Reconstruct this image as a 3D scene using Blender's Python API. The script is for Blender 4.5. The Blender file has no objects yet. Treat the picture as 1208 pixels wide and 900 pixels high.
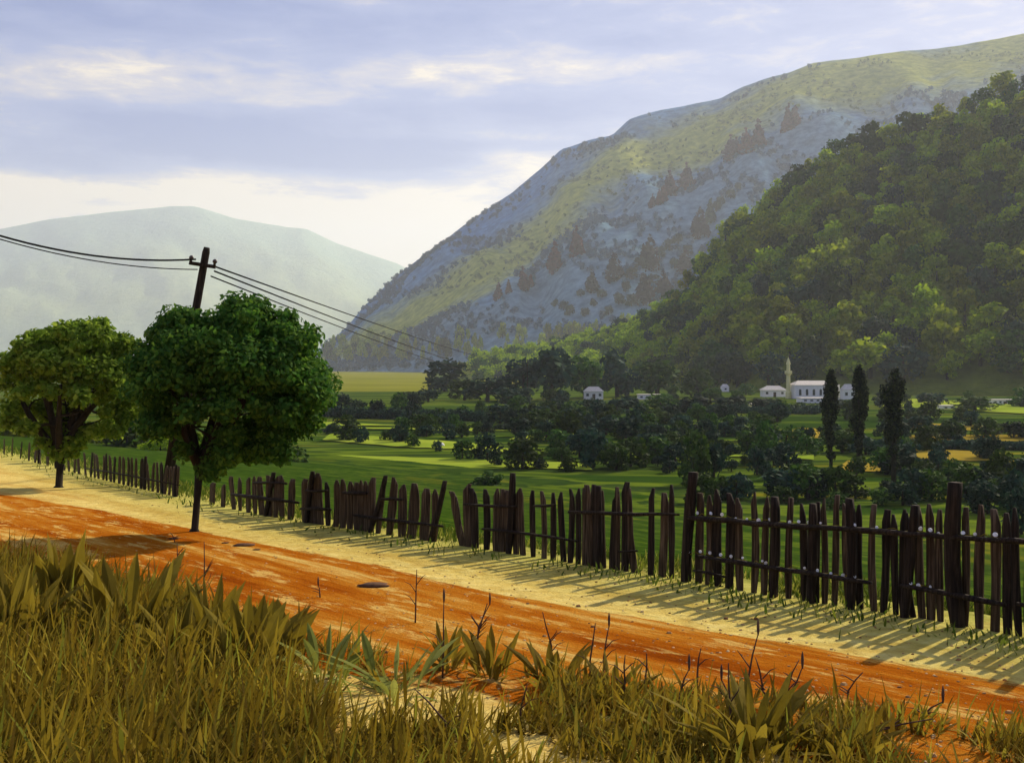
import bpy, math, random
import numpy as np
from mathutils import Vector, Matrix
R = math.radians
rng = np.random.default_rng(7)
random.seed(7)
sc = bpy.context.scene
col = sc.collection

# ------------------------------------------------------------------ camera, sky, sun, exposure
F, HZ, CX, ZC = 1295.0, 430.0, 604.0, 2.2          # focal length and horizon of the 1208 x 900 view, eye height
cam_d = bpy.data.cameras.new('camera')
cam = bpy.data.objects.new('camera', cam_d); col.objects.link(cam)
cam.location = (0, 0, ZC); cam.rotation_euler = (R(90), 0, 0)
cam_d.sensor_fit = 'HORIZONTAL'; cam_d.sensor_width = 36
cam_d.lens = 36 * F / 1208; cam_d.shift_y = -20 / 1208
cam_d.clip_start = 0.1; cam_d.clip_end = 60000
sc.camera = cam

SUN_EL, SUN_AZ = R(31), math.atan2(0.64, 0.77)      # azimuth from +Y towards +X
sd = bpy.data.lights.new('sun', 'SUN'); so = bpy.data.objects.new('sun', sd); col.objects.link(so)
sd.energy = 5.0; sd.angle = R(0.6); sd.color = (1.0, 0.86, 0.64)
sv = Vector((math.sin(SUN_AZ) * math.cos(SUN_EL), math.cos(SUN_AZ) * math.cos(SUN_EL), math.sin(SUN_EL)))
so.rotation_euler = (-sv).to_track_quat('-Z', 'Y').to_euler(); so.location = (30, 30, 60)

w = bpy.data.worlds.new('World'); sc.world = w; w.use_nodes = True
N = w.node_tree.nodes; L = w.node_tree.links; N.clear()
def wmath(op, a, b=None, c=None):
    n = N.new('ShaderNodeMath'); n.operation = op
    for i, v in enumerate((a, b, c)):
        if v is None: continue
        if isinstance(v, (int, float)): n.inputs[i].default_value = v
        else: L.new(v, n.inputs[i])
    return n.outputs[0]
out = N.new('ShaderNodeOutputWorld')
sky = N.new('ShaderNodeTexSky'); sky.sky_type = 'NISHITA'; sky.sun_disc = False
sky.sun_elevation = SUN_EL; sky.sun_rotation = SUN_AZ; sky.dust_density = 1.5; sky.air_density = 1.2; sky.ozone_density = 2.0
bg = N.new('ShaderNodeBackground'); bg.inputs[1].default_value = 0.08; L.new(sky.outputs[0], bg.inputs[0])
tc = N.new('ShaderNodeTexCoord'); sep = N.new('ShaderNodeSeparateXYZ'); L.new(tc.outputs['Generated'], sep.inputs[0])
X_, Y_, Z_ = sep.outputs
azm = wmath('ARCTAN2', X_, Y_); elv = wmath('ARCSINE', Z_)
comb = N.new('ShaderNodeCombineXYZ')
L.new(wmath('MULTIPLY', azm, 3.2), comb.inputs[0]); L.new(wmath('MULTIPLY', elv, 13.0), comb.inputs[1])
def wnoise(scale, detail, rough, off):
    m = N.new('ShaderNodeMapping'); m.inputs['Location'].default_value = off; L.new(comb.outputs[0], m.inputs[0])
    n = N.new('ShaderNodeTexNoise'); n.inputs['Scale'].default_value = scale; n.inputs['Detail'].default_value = detail
    n.inputs['Roughness'].default_value = rough; n.inputs['Distortion'].default_value = 0.4
    L.new(m.outputs[0], n.inputs['Vector']); return n.outputs[0]
n1 = wnoise(1.6, 6, 0.6, (3.1, 1.7, 0)); n2 = wnoise(4.5, 8, 0.65, (7.3, 2.2, 5))
mask = wmath('ADD', wmath('MULTIPLY_ADD', n1, 1.1, -.15), wmath('MULTIPLY_ADD', n2, 0.8, -.10))
# cloud banks and blue gaps by their compass bearing and height above the horizon (gaussian lobes)
def lobe(px, py, sx, sy, amp):
    a = math.atan((px - CX) / F); e = math.atan((HZ - py) / F * math.cos(a))
    ua = wmath('DIVIDE', wmath('SUBTRACT', azm, a), sx / F); ue = wmath('DIVIDE', wmath('SUBTRACT', elv, e), sy / F)
    g = wmath('EXPONENT', wmath('MULTIPLY', wmath('ADD', wmath('MULTIPLY', ua, ua), wmath('MULTIPLY', ue, ue)), -1.0))
    return wmath('MULTIPLY', g, amp)
for a in ((480, 285, 130, 48, .62), (610, 195, 60, 28, .42), (20, 235, 60, 36, .42), (230, 262, 200, 30, .3), (130, 96, 170, 22, .2), (480, 82, 170, 18, .2),
          (740, 74, 110, 16, .25), (210, 230, 140, 35, .3), (240, 150, 150, 26, -.6), (80, 195, 110, 14, -.42), (430, 188, 190, 16, -.5), (560, 172, 160, 7, -.3), (330, 20, 260, 22, -.3), (900, 60, 200, 50, -.12),
          (745, 48, 70, 12, -.32), (620, 130, 140, 18, -.22), (60, 30, 160, 30, -.18), (700, 135, 160, 20, -.2)):
    mask = wmath('ADD', mask, lobe(*a))
ramp = N.new('ShaderNodeValToRGB'); L.new(mask, ramp.inputs[0]); cr = ramp.color_ramp
cr.elements[0].position = 0.25; cr.elements[0].color = (.07, .16, .56, 1)
cr.elements[1].position = 1.0; cr.elements[0].position = 0.30; cr.elements[1].color = (1.12, .95, .72, 1)
e = cr.elements.new(0.66); e.color = (.24, .32, .68, 1)
e = cr.elements.new(0.87); e.color = (.62, .58, .68, 1)
bg2 = N.new('ShaderNodeBackground'); bg2.inputs[1].default_value = 0.62; L.new(ramp.outputs[0], bg2.inputs[0])
mx = N.new('ShaderNodeMixShader'); mx.inputs[0].default_value = 0.85
L.new(bg.outputs[0], mx.inputs[1]); L.new(bg2.outputs[0], mx.inputs[2]); L.new(mx.outputs[0], out.inputs[0])

sc.render.engine = 'CYCLES'
sc.view_settings.view_transform = 'Standard'; sc.view_settings.look = 'None'
sc.view_settings.exposure = 0.58; sc.view_settings.gamma = 1.0; sc.view_settings.use_curve_mapping = False
sc.cycles.use_denoising = True; sc.cycles.max_bounces = 6; sc.cycles.diffuse_bounces = 3
sc.cycles.volume_bounces = 2; sc.cycles.transparent_max_bounces = 16

# ------------------------------------------------------------------ helpers
def link(o, parent=None):
    col.objects.link(o)
    if parent is not None: o.parent = parent
    return o
def tag(o, label=None, cat=None, group=None, kind=None):
    if label: o['label'] = label
    if cat: o['category'] = cat
    if group: o['group'] = group
    if kind: o['kind'] = kind
    return o
def empty(name, loc, rz=0.0):
    o = bpy.data.objects.new(name, None); o.location = loc; o.rotation_euler = (0, 0, rz); o.empty_display_size = .2
    return link(o)
def mesh_from(name, V, Fc, mats=(), smooth=False):
    me = bpy.data.meshes.new(name)
    V = np.asarray(V, dtype=np.float64)
    if isinstance(Fc, np.ndarray):
        n, k = Fc.shape
        me.vertices.add(len(V)); me.vertices.foreach_set('co', V.ravel())
        me.loops.add(n * k); me.loops.foreach_set('vertex_index', Fc.astype(np.int32).ravel())
        me.polygons.add(n); me.polygons.foreach_set('loop_start', np.arange(0, n * k, k, dtype=np.int32))
        me.update(calc_edges=True)
    else:
        me.from_pydata([tuple(v) for v in V], [], Fc); me.update()
    for m in mats: me.materials.append(m)
    if smooth: me.polygons.foreach_set('use_smooth', np.ones(len(me.polygons), dtype=bool))
    return me
def obj(name, me, parent=None, loc=None):
    o = bpy.data.objects.new(name, me)
    if loc is not None: o.location = loc
    return link(o, parent)
class MB:
    """collects boxes, tubes and shapes into one mesh"""
    def __init__(s): s.V = []; s.F = []
    def add(s, V, Fc):
        b = len(s.V); s.V += [tuple(v) for v in V]; s.F += [tuple(b + i for i in f) for f in Fc]; return s
    def box(s, x0, x1, y0, y1, z0, z1):
        V = [(x, y, z) for z in (z0, z1) for y in (y0, y1) for x in (x0, x1)]
        return s.add(V, [(0, 2, 3, 1), (4, 5, 7, 6), (0, 1, 5, 4), (2, 6, 7, 3), (0, 4, 6, 2), (1, 3, 7, 5)])
    def tube(s, pts, rads, n=6, cap=True, squash=None):
        pts = [Vector(p) for p in pts]; rings = []; V = []; Fc = []
        for i, p in enumerate(pts):
            d = (pts[min(i + 1, len(pts) - 1)] - pts[max(i - 1, 0)])
            d = d.normalized() if d.length > 0 else Vector((0, 0, 1))
            ref = Vector((0, 0, 1)) if abs(d.z) < .9 else Vector((0, 1, 0))
            a = d.cross(ref).normalized(); b = d.cross(a).normalized()
            r = rads[i] if hasattr(rads, '__len__') else rads
            for k in range(n):
                t = 2 * math.pi * k / n
                V.append(p + a * (r * math.cos(t)) + b * (r * math.sin(t) * (squash or 1)))
        for i in range(len(pts) - 1):
            for k in range(n):
                k2 = (k + 1) % n; Fc.append((i * n + k, i * n + k2, (i + 1) * n + k2, (i + 1) * n + k))
        if cap: Fc.append(tuple(range(n - 1, -1, -1))); Fc.append(tuple((len(pts) - 1) * n + k for k in range(n)))
        return s.add(V, Fc)
    def lathe(s, prof, n=10, c=(0, 0, 0)):
        V = [(c[0] + r * math.cos(2 * math.pi * k / n), c[1] + r * math.sin(2 * math.pi * k / n), c[2] + z) for r, z in prof for k in range(n)]
        Fc = []
        for i in range(len(prof) - 1):
            for k in range(n):
                k2 = (k + 1) % n; Fc.append((i * n + k, i * n + k2, (i + 1) * n + k2, (i + 1) * n + k))
        Fc.append(tuple(range(n - 1, -1, -1))); Fc.append(tuple((len(prof) - 1) * n + k for k in range(n)))
        return s.add(V, Fc)
    def build(s, name, mat, parent=None, smooth=False, loc=None):
        return obj(name, mesh_from(name, s.V, s.F, [mat] if mat else [], smooth), parent, loc)

# ------------------------------------------------------------------ materials
def new_mat(name, rough=.85, spec=.2):
    m = bpy.data.materials.new(name); m.use_nodes = True
    b = m.node_tree.nodes['Principled BSDF']
    b.inputs['Roughness'].default_value = rough; b.inputs['Specular IOR Level'].default_value = spec
    return m, m.node_tree.nodes, m.node_tree.links, b
def nz(Nn, Ll, scale, detail=5, rough=.6, vec=None, mapping=None, dist=0.0):
    n = Nn.new('ShaderNodeTexNoise'); n.inputs['Scale'].default_value = scale; n.inputs['Detail'].default_value = detail
    n.inputs['Roughness'].default_value = rough; n.inputs['Distortion'].default_value = dist
    t = Nn.new('ShaderNodeTexCoord'); v = vec or t.outputs['Object']
    if mapping:
        mp = Nn.new('ShaderNodeMapping'); mp.vector_type = 'TEXTURE'; mp.inputs['Rotation'].default_value = mapping[0]; mp.inputs['Scale'].default_value = tuple(1 / q for q in mapping[1])
        Ll.new(v, mp.inputs[0]); v = mp.outputs[0]
    Ll.new(v, n.inputs['Vector']); return n.outputs[0]
def rampn(Nn, Ll, src, stops):
    r = Nn.new('ShaderNodeValToRGB'); Ll.new(src, r.inputs[0]); c = r.color_ramp
    c.elements[0].position, c.elements[0].color = stops[0][0], (*stops[0][1], 1)
    c.elements[1].position, c.elements[1].color = stops[-1][0], (*stops[-1][1], 1)
    for p, k in stops[1:-1]:
        e = c.elements.new(p); e.color = (*k, 1)
    return r.outputs[0]
def mixc(Nn, Ll, fac, a, b, mode='MIX'):
    n = Nn.new('ShaderNodeMix'); n.data_type = 'RGBA'; n.blend_type = mode
    for i, v in ((0, fac), (6, a), (7, b)):
        if isinstance(v, (int, float)): n.inputs[i].default_value = v
        elif isinstance(v, tuple): n.inputs[i].default_value = (*v, 1)
        else: Ll.new(v, n.inputs[i])
    return n.outputs[2]
def bump(Nn, Ll, b, h, dist, strength=.6):
    n = Nn.new('ShaderNodeBump'); n.inputs['Distance'].default_value = dist; n.inputs['Strength'].default_value = strength
    Ll.new(h, n.inputs['Height']); Ll.new(n.outputs[0], b.inputs['Normal'])

def noise_mat(name, stops, scale=3, rough=.9, mapping=None, bdist=0, detail=6, spec=.15):
    m, n, l, b = new_mat(name, rough, spec); h = nz(n, l, scale, detail, .62, mapping=mapping)
    l.new(rampn(n, l, h, stops), b.inputs['Base Color'])
    if bdist: bump(n, l, b, h, bdist)
    return m
def leaf_mat(name, stops, trans=.3, objvar=0.0):
    m, n, l, b = new_mat(name, .8, .06)
    g = n.new('ShaderNodeNewGeometry'); c = rampn(n, l, g.outputs['Random Per Island'], stops)
    big = nz(n, l, .9, 3, .5); hs = n.new('ShaderNodeHueSaturation')
    mr = n.new('ShaderNodeMapRange'); mr.inputs[1].default_value = .3; mr.inputs[2].default_value = .7; mr.inputs[3].default_value = .75; mr.inputs[4].default_value = 1.3
    l.new(big, mr.inputs[0]); l.new(mr.outputs[0], hs.inputs['Value']); l.new(c, hs.inputs['Color']); c = hs.outputs[0]
    if objvar:
        oi = n.new('ShaderNodeObjectInfo'); h2 = n.new('ShaderNodeHueSaturation')
        m2 = n.new('ShaderNodeMapRange'); m2.inputs[3].default_value = 1 - objvar; m2.inputs[4].default_value = 1 + objvar
        m3 = n.new('ShaderNodeMapRange'); m3.inputs[3].default_value = .5 - objvar * .05; m3.inputs[4].default_value = .5 + objvar * .03
        l.new(oi.outputs['Random'], m2.inputs[0]); l.new(oi.outputs['Random'], m3.inputs[0])
        l.new(m2.outputs[0], h2.inputs['Value']); l.new(m3.outputs[0], h2.inputs['Hue']); l.new(c, h2.inputs['Color']); c = h2.outputs[0]
    l.new(c, b.inputs['Base Color'])
    if trans:
        t = n.new('ShaderNodeBsdfTranslucent'); l.new(c, t.inputs[0]); mxs = n.new('ShaderNodeMixShader'); mxs.inputs[0].default_value = trans
        l.new(b.outputs[0], mxs.inputs[1]); l.new(t.outputs[0], mxs.inputs[2]); l.new(mxs.outputs[0], n['Material Output'].inputs[0])
    return m

M = {}
M['bark'] = noise_mat('bark', [(.3, (.010, .008, .005)), (.7, (.038, .030, .018))], 14, mapping=((0, 0, 0), (1, 1, .2)), bdist=.01)
M['wood_dark'] = noise_mat('weathered_dark_wood', [(.34, (.006, .004, .003)), (.5, (.020, .013, .008)), (.68, (.055, .038, .024))], 9, mapping=((0, 0, 0), (5, 5, .22)), bdist=.012)
M['wood_brown'] = noise_mat('weathered_brown_wood', [(.34, (.016, .010, .006)), (.5, (.055, .035, .018)), (.68, (.15, .105, .065))], 9, mapping=((0, 0, 0), (5, 5, .22)), bdist=.012)
M['wire'] = noise_mat('black_cable', [(.3, (.008, .008, .008)), (.7, (.02, .02, .02))], 20)
M['insulator'] = noise_mat('brown_glazed_ceramic', [(.3, (.03, .015, .01)), (.7, (.06, .03, .02))], 20, rough=.3, spec=.5)
M['leaf_big'] = leaf_mat('deep_green_leaves', [(0, (.025, .075, .012)), (.5, (.05, .14, .018)), (1, (.12, .22, .025))], .38)
M['leaf_left'] = leaf_mat('yellow_green_leaves', [(0, (.08, .16, .012)), (.5, (.16, .26, .022)), (1, (.30, .40, .05))], .5)
M['leaf_light'] = leaf_mat('light_wood_leaves', [(0, (.10, .17, .003)), (.5, (.20, .28, .004)), (1, (.32, .38, .010))], .42, .4)
M['leaf_dark'] = leaf_mat('dark_wood_leaves', [(0, (.014, .042, .006)), (.5, (.027, .070, .008)), (1, (.06, .115, .012))], .2, .45)
M['leaf_blue'] = leaf_mat('blue_green_leaves', [(0, (.007, .024, .016)), (.5, (.013, .040, .024)), (1, (.03, .068, .03))], .15, .4)
M['leaf_red'] = leaf_mat('rusty_needles', [(0, (.03, .005, .007)), (.5, (.06, .010, .012)), (1, (.10, .02, .02))], .1, .3)
M['leaf_maroon'] = leaf_mat('dark_plum_needles', [(0, (.006, .004, .007)), (.5, (.012, .007, .011)), (1, (.022, .013, .018))], .1, .3)
M['leaf_poplar'] = leaf_mat('poplar_leaves', [(0, (.006, .012, .007)), (.55, (.012, .022, .010)), (1, (.05, .07, .015))], .15)
M['plaster'] = noise_mat('white_plaster', [(.3, (.72, .70, .64)), (.7, (.84, .82, .76))], 2)
M['cream'] = noise_mat('cream_stone', [(.3, (.62, .58, .24)), (.7, (.76, .70, .36))], 2)
M['roof_pale'] = noise_mat('pale_roof', [(.3, (.45, .42, .36)), (.7, (.6, .56, .5))], 2)
M['glass'] = noise_mat('dark_window', [(.3, (.03, .035, .03)), (.7, (.06, .065, .05))], 2, rough=.25, spec=.5)
M['sparkle_petal'] = noise_mat('white_sparkle_petals', [(.3, (.8, .78, .7)), (.7, (.85, .83, .78))], 8)
M['stone'] = noise_mat('dark_stone', [(.3, (.06, .03, .015)), (.7, (.14, .07, .035))], 12, bdist=.02)
M['stone_white'] = noise_mat('white_stone', [(.3, (.7, .68, .62)), (.7, (.82, .8, .75))], 3, bdist=.02)
M['stalk'] = noise_mat('dry_stalk', [(.3, (.06, .03, .02)), (.7, (.15, .085, .05))], 10)
M['weed'] = leaf_mat('olive_weed_leaves', [(0, (.15, .11, .010)), (.5, (.20, .15, .014)), (1, (.26, .20, .022))], .45)
M['weed_green'] = leaf_mat('fresh_green_blades', [(0, (.16, .19, .03)), (1, (.30, .32, .07))], .35)
M['grass'] = leaf_mat('dry_olive_grass', [(0, (.11, .068, .008)), (.35, (.20, .14, .012)), (.7, (.25, .185, .016)), (.86, (.28, .205, .025)), (.93, (.21, .21, .022)), (1, (.21, .22, .025))], .45)

M['grass_green'] = leaf_mat('green_verge_grass', [(0, (.05, .085, .010)), (.5, (.10, .15, .014)), (.8, (.19, .22, .025)), (1, (.36, .34, .07))], .35)

# ------------------------------------------------------------------ lie of the land
def xz(px, py, Y): return ((px - CX) / F * Y, Y, ZC - (py - HZ) / F * Y)
def bench_Y(py): return 1.75 / ((py - HZ) / F - .05)            # the road bench falls gently away from the eye
def bench(px, py):
    Y = bench_Y(py); return ((px - CX) / F * Y, Y, -.05 * (Y - 9))
FBASE = [(-60, 520), (20, 540), (100, 561), (200, 584), (300, 606), (400, 622), (500, 637), (600, 652), (700, 668), (800, 683), (900, 701),
         (1000, 716), (1100, 731), (1208, 751), (1300, 770)]
FPTS = [bench(px, py)[:2] for px, py in FBASE]
a, b = FPTS[0], FPTS[1]; FPTS = [(a[0] - 600, a[1] + 600)] + FPTS
a, b = FPTS[-1], FPTS[-2]; FPTS.append((a[0] + (a[0] - b[0]) * 60, a[1] + (a[1] - b[1]) * 60))
FP = np.array(FPTS)
def fence_dist(X, Y):
    """signed distance from the fence line, positive on the valley side"""
    X = np.asarray(X, float); Y = np.asarray(Y, float); best = np.full(X.shape, 1e9); sg = np.ones(X.shape)
    for (ax, ay), (bx, by) in zip(FP[:-1], FP[1:]):
        dx, dy = bx - ax, by - ay; t = np.clip(((X - ax) * dx + (Y - ay) * dy) / (dx * dx + dy * dy), 0, 1)
        qx, qy = X - ax - t * dx, Y - ay - t * dy; d = np.hypot(qx, qy); c = dx * qy - dy * qx
        m = d < best; best = np.where(m, d, best); sg = np.where(m, np.where(c > 0, 1, -1), sg)
    return best * sg
PLAIN = -9.8
def gz(X, Y):
    X = np.asarray(X, float); Y = np.asarray(Y, float)
    base = -.05 * (np.clip(Y, -60, 90) - 9)
    t = np.clip((fence_dist(X, Y) - .7) / 62, 0, 1); t = 1 - (1 - t) ** 1.7
    return base * (1 - t) + PLAIN * t
def plain(px, py):
    Y = (ZC - PLAIN) * F / (py - HZ); return ((px - CX) / F * Y, Y, PLAIN)
def axis(lo, hi, fine_lo, fine_hi, step, grow):
    v = list(np.arange(fine_lo, fine_hi + 1e-6, step)); s = step; a = fine_hi
    while a < hi: s *= grow; a += s; v.append(min(a, hi))
    s = step; a = fine_lo
    while a > lo: s *= grow; a -= s; v.insert(0, max(a, lo))
    return np.array(v)
def grid_faces(nu, nv):
    i = np.arange(nu - 1)[:, None] * nv + np.arange(nv - 1)[None, :]
    return np.stack([i, i + nv, i + nv + 1, i + 1], -1).reshape(-1, 4)

# ground material: sandy verge by the fence, grass on the slope, strips of crops on the plain
m, n, l, b_ = new_mat('meadow_and_sand', 1.0, 0.0); M['ground'] = m
at = n.new('ShaderNodeAttribute'); at.attribute_name = 'fence_distance'
fd = at.outputs['Fac']
nb = nz(n, l, .35, 4, .6); n_f = nz(n, l, 5, 8, .7); n_str = nz(n, l, 1.1, 6, .65, mapping=((0, 0, R(37)), (1, .12, 1)))
sand = rampn(n, l, n_f, [(.25, (.52, .33, .07)), (.5, (.66, .50, .14)), (.75, (.78, .66, .25))])
sand = mixc(n, l, rampn(n, l, n_str, [(.48, (0, 0, 0)), (.68, (.75, .75, .75))]), sand, (.46, .19, .025))
vg = rampn(n, l, n_f, [(.3, (.26, .27, .04)), (.7, (.54, .52, .14))])
mr = n.new('ShaderNodeMapRange'); mr.inputs[1].default_value = -2.2; mr.inputs[2].default_value = .4
ad = n.new('ShaderNodeMath'); ad.operation = 'MULTIPLY_ADD'; ad.inputs[1].default_value = 2.2; ad.inputs[2].default_value = -1.1; l.new(n_str, ad.inputs[0])
ad2 = n.new('ShaderNodeMath'); l.new(fd, ad2.inputs[0]); l.new(ad.outputs[0], ad2.inputs[1]); l.new(ad2.outputs[0], mr.inputs[0])
near = mixc(n, l, mr.outputs[0], sand, vg)
litter = nz(n, l, 16, 7, .75, mapping=((0, 0, R(20)), (1, .35, 1)))
near = mixc(n, l, rampn(n, l, litter, [(.30, (.75, .75, .75)), (.44, (0, 0, 0))]), near, (.20, .12, .03))
near = mixc(n, l, rampn(n, l, nz(n, l, 2.2, 6, .7), [(.50, (0, 0, 0)), (.66, (.45, .45, .45))]), near, (.40, .26, .06))
gr = rampn(n, l, nz(n, l, .8, 6, .65), [(.3, (.010, .030, .003)), (.55, (.034, .070, .006)), (.75, (.11, .15, .013))])
st = nz(n, l, 1.0, 4, .6, mapping=((0, 0, R(5)), (.007, .050, 1)), dist=.5)
strips = rampn(n, l, st, [(.34, (.008, .030, .004)), (.43, (.024, .065, .006)), (.47, (.15, .21, .015)), (.505, (.10, .15, .015)), (.52, (.018, .04, .010)), (.58, (.05, .09, .012)), (.62, (.24, .22, .015)), (.66, (.05, .085, .010)), (.72, (.02, .04, .01))])
rowsn = nz(n, l, 1.0, 5, .7, mapping=((0, 0, R(5)), (.02, .42, 1)))
strips = mixc(n, l, rampn(n, l, rowsn, [(.38, (.7, .7, .7)), (.52, (0, 0, 0))]), strips, (.02, .045, .008))
strips = mixc(n, l, .3, strips, rampn(n, l, nz(n, l, .05, 6, .7), [(.35, (.010, .024, .006)), (.7, (.07, .10, .012))]))
mr2 = n.new('ShaderNodeMapRange'); mr2.inputs[1].default_value = .2; mr2.inputs[2].default_value = 2.5; l.new(ad2.outputs[0], mr2.inputs[0])
mr3 = n.new('ShaderNodeMapRange'); mr3.inputs[1].default_value = 25; mr3.inputs[2].default_value = 60; l.new(fd, mr3.inputs[0])
far = mixc(n, l, mr3.outputs[0], gr, strips)
l.new(mixc(n, l, mr2.outputs[0], near, far), b_.inputs['Base Color']); bump(n, l, b_, n_f, .07, .9)

xs = axis(-9400, 9400, -30, 16, .6, 1.16); ys = axis(-300, 12000, 1, 60, .6, 1.13)
XX, YY = np.meshgrid(xs, ys, indexing='ij'); ZZ = gz(XX, YY)
V = np.stack([XX, YY, ZZ], -1).reshape(-1, 3)
me = mesh_from('ground', V, grid_faces(len(xs), len(ys)), [M['ground']], True)
fa = me.attributes.new('fence_distance', 'FLOAT', 'POINT'); fa.data.foreach_set('value', fence_dist(XX, YY).ravel().astype(np.float32))
tag(obj('ground', me), kind='structure')

# the orange dirt track on the bench, ragged at both edges
m, n, l, b_ = new_mat('orange_dirt', 1.0, 0.0); M['road'] = m
rot = ((0, 0, R(37)), (1.0, .10, 1))
s1 = nz(n, l, 1.0, 8, .72, mapping=rot, dist=.25); s2 = nz(n, l, 4.5, 8, .72, mapping=((0, 0, R(37)), (1, .22, 1))); s3 = nz(n, l, 30, 6, .7)
c = rampn(n, l, s1, [(.30, (.12, .022, .003)), (.41, (.27, .060, .004)), (.50, (.40, .115, .007)), (.57, (.50, .20, .02)), (.655, (.70, .50, .14))])
c = mixc(n, l, rampn(n, l, s2, [(.54, (0, 0, 0)), (.62, (.85, .85, .85))]), c, (.68, .45, .12))
c = mixc(n, l, rampn(n, l, s3, [(.3, (.35, .35, .35)), (.5, (0, 0, 0))]), c, (.16, .045, .006))
l.new(c, b_.inputs['Base Color'])
at = n.new('ShaderNodeAttribute'); at.attribute_name = 'edge'
e1 = nz(n, l, 1.6, 8, .72, mapping=((0, 0, R(37)), (1, .16, 1))); es = n.new('ShaderNodeMath'); es.operation = 'MULTIPLY_ADD'; l.new(e1, es.inputs[0]); es.inputs[1].default_value = 1.9; es.inputs[2].default_value = -.95
ea = n.new('ShaderNodeMath'); l.new(at.outputs['Fac'], ea.inputs[0]); l.new(es.outputs[0], ea.inputs[1])
ef = n.new('ShaderNodeMapRange'); ef.inputs[1].default_value = .30; ef.inputs[2].default_value = .42; l.new(ea.outputs[0], ef.inputs[0])
tb = n.new('ShaderNodeBsdfTransparent'); ms = n.new('ShaderNodeMixShader'); l.new(ef.outputs[0], ms.inputs[0]); l.new(tb.outputs[0], ms.inputs[1]); l.new(b_.outputs[0], ms.inputs[2]); l.new(ms.outputs[0], n['Material Output'].inputs[0])
mxh = n.new('ShaderNodeMath'); mxh.operation = 'ADD'; l.new(s1, mxh.inputs[0]); l.new(s3, mxh.inputs[1]); bump(n, l, b_, mxh.outputs[0], .05, .8)
UP = [(-160, 566), (0, 583), (120, 604), (250, 630), (400, 663), (550, 693), (700, 722), (850, 752), (1000, 779), (1208, 815), (1400, 850)]
LO = [(-600, 690), (-160, 690), (0, 706), (200, 735), (400, 775), (600, 808), (800, 845), (1000, 885), (1208, 935), (1500, 1010)]
def curve_at(C, t):
    px = np.array([p[0] for p in C], float); py = np.array([p[1] for p in C], float)
    return np.interp(t, np.linspace(0, 1, len(C)), px), np.interp(t, np.linspace(0, 1, len(C)), py)
nu, nv = 160, 17; V = []; E = []
for i in range(nu):
    t = i / (nu - 1); ax, ay = curve_at(UP, t); bx, by = curve_at(LO, t)
    A = Vector(bench(ax, ay)); B = Vector(bench(bx, by)); D = (B - A); un = D.normalized(); wd_ = D.length + .7
    for j in range(nv):
        q = -.45 + j / (nv - 1) * (wd_ + .2); P = A + un * q
        V.append((P.x, P.y, -.05 * (P.y - 9) + .004)); E.append(min(q + .45, wd_ + .2 - .45 - q + .45 - .2, 2.0) / .9)
me = mesh_from('road', V, grid_faces(nu, nv), [M['road']], True)
ea_ = me.attributes.new('edge', 'FLOAT', 'POINT'); ea_.data.foreach_set('value', np.clip(np.array(E, np.float32), 0, 2))
tag(obj('road', me), kind='structure')

# ------------------------------------------------------------------ hills and mountains
def smooth(x): return x * x * (3 - 2 * x)
class Hill:
    def __init__(s, crest, base_Y, crest_Y, back_Y, amp, seed, power=1.0):
        s.cx = np.array([p[0] for p in crest], float); s.cy = np.array([p[1] for p in crest], float)
        s.bY, s.cY, s.kY, s.amp, s.power = base_Y, crest_Y, back_Y, amp, power
        r = np.random.default_rng(seed); s.k = r.uniform(-1, 1, (26, 4)); s.fr = np.array([2 ** r.uniform(0, 4.2) for _ in range(26)])
    def noise(s, u, v):
        o = 0
        for (a, b, c, d), f in zip(s.k, s.fr):
            o = o + np.sin(f * (a * u * 9 + b * v * 6) + c * 9) * np.cos(f * (d * u * 7 - a * v * 5)) / f ** .75
        return o
    def at(s, px, v):
        px = np.asarray(px, float); v = np.asarray(v, float)
        cy = np.interp(px, s.cx, s.cy)
        bY = s.bY(px) if callable(s.bY) else s.bY; cY = s.cY(px) if callable(s.cY) else s.cY
        zc = ZC + (HZ - cy) / F * cY
        Yd = np.where(v <= 1, bY + (cY - bY) * v, cY + s.kY * (v - 1))
        pr = np.where(v <= 1, np.clip(v, 0, 1) ** s.power, smooth(np.clip(2 - v, 0, 1)))
        rel = np.clip((zc - PLAIN) / 300, .05, 1.5)
        z = PLAIN - 3 + (zc - PLAIN + 3) * pr + s.amp * rel * s.noise(px / 400, v) * np.clip(np.sin(np.pi * np.clip(v, 0, 1)), 0, 1) ** .7
        z = z + np.where(v > .9, s.amp * .12 * np.sin(px * .11) * np.cos(px * .043 + 1), 0) * np.clip((v - .9) / .1, 0, 1)
        return (px - CX) / F * Yd, Yd, z
    def mesh(s, name, mat, px0, px1, nu, nv=80):
        u = np.linspace(px0, px1, nu); v = np.linspace(0, 2, nv); U, W = np.meshgrid(u, v, indexing='ij')
        X, Y, Z = s.at(U, W); me = mesh_from(name, np.stack([X, Y, Z], -1).reshape(-1, 3), grid_faces(nu, nv), [mat], True)
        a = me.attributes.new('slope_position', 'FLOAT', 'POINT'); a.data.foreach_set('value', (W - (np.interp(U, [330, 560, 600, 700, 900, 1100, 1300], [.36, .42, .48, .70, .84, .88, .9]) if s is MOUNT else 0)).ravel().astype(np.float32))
        return tag(obj(name, me), kind='structure')
    def find(s, px, py):
        v = np.linspace(0, 1, 400); X, Y, Z = s.at(np.full(400, float(px)), v); y = HZ - (Z - ZC) / Y * F
        i = np.argmax(y <= py) if (y <= py).any() else 399
        return float(X[i]), float(Y[i]), float(Z[i])

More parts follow.
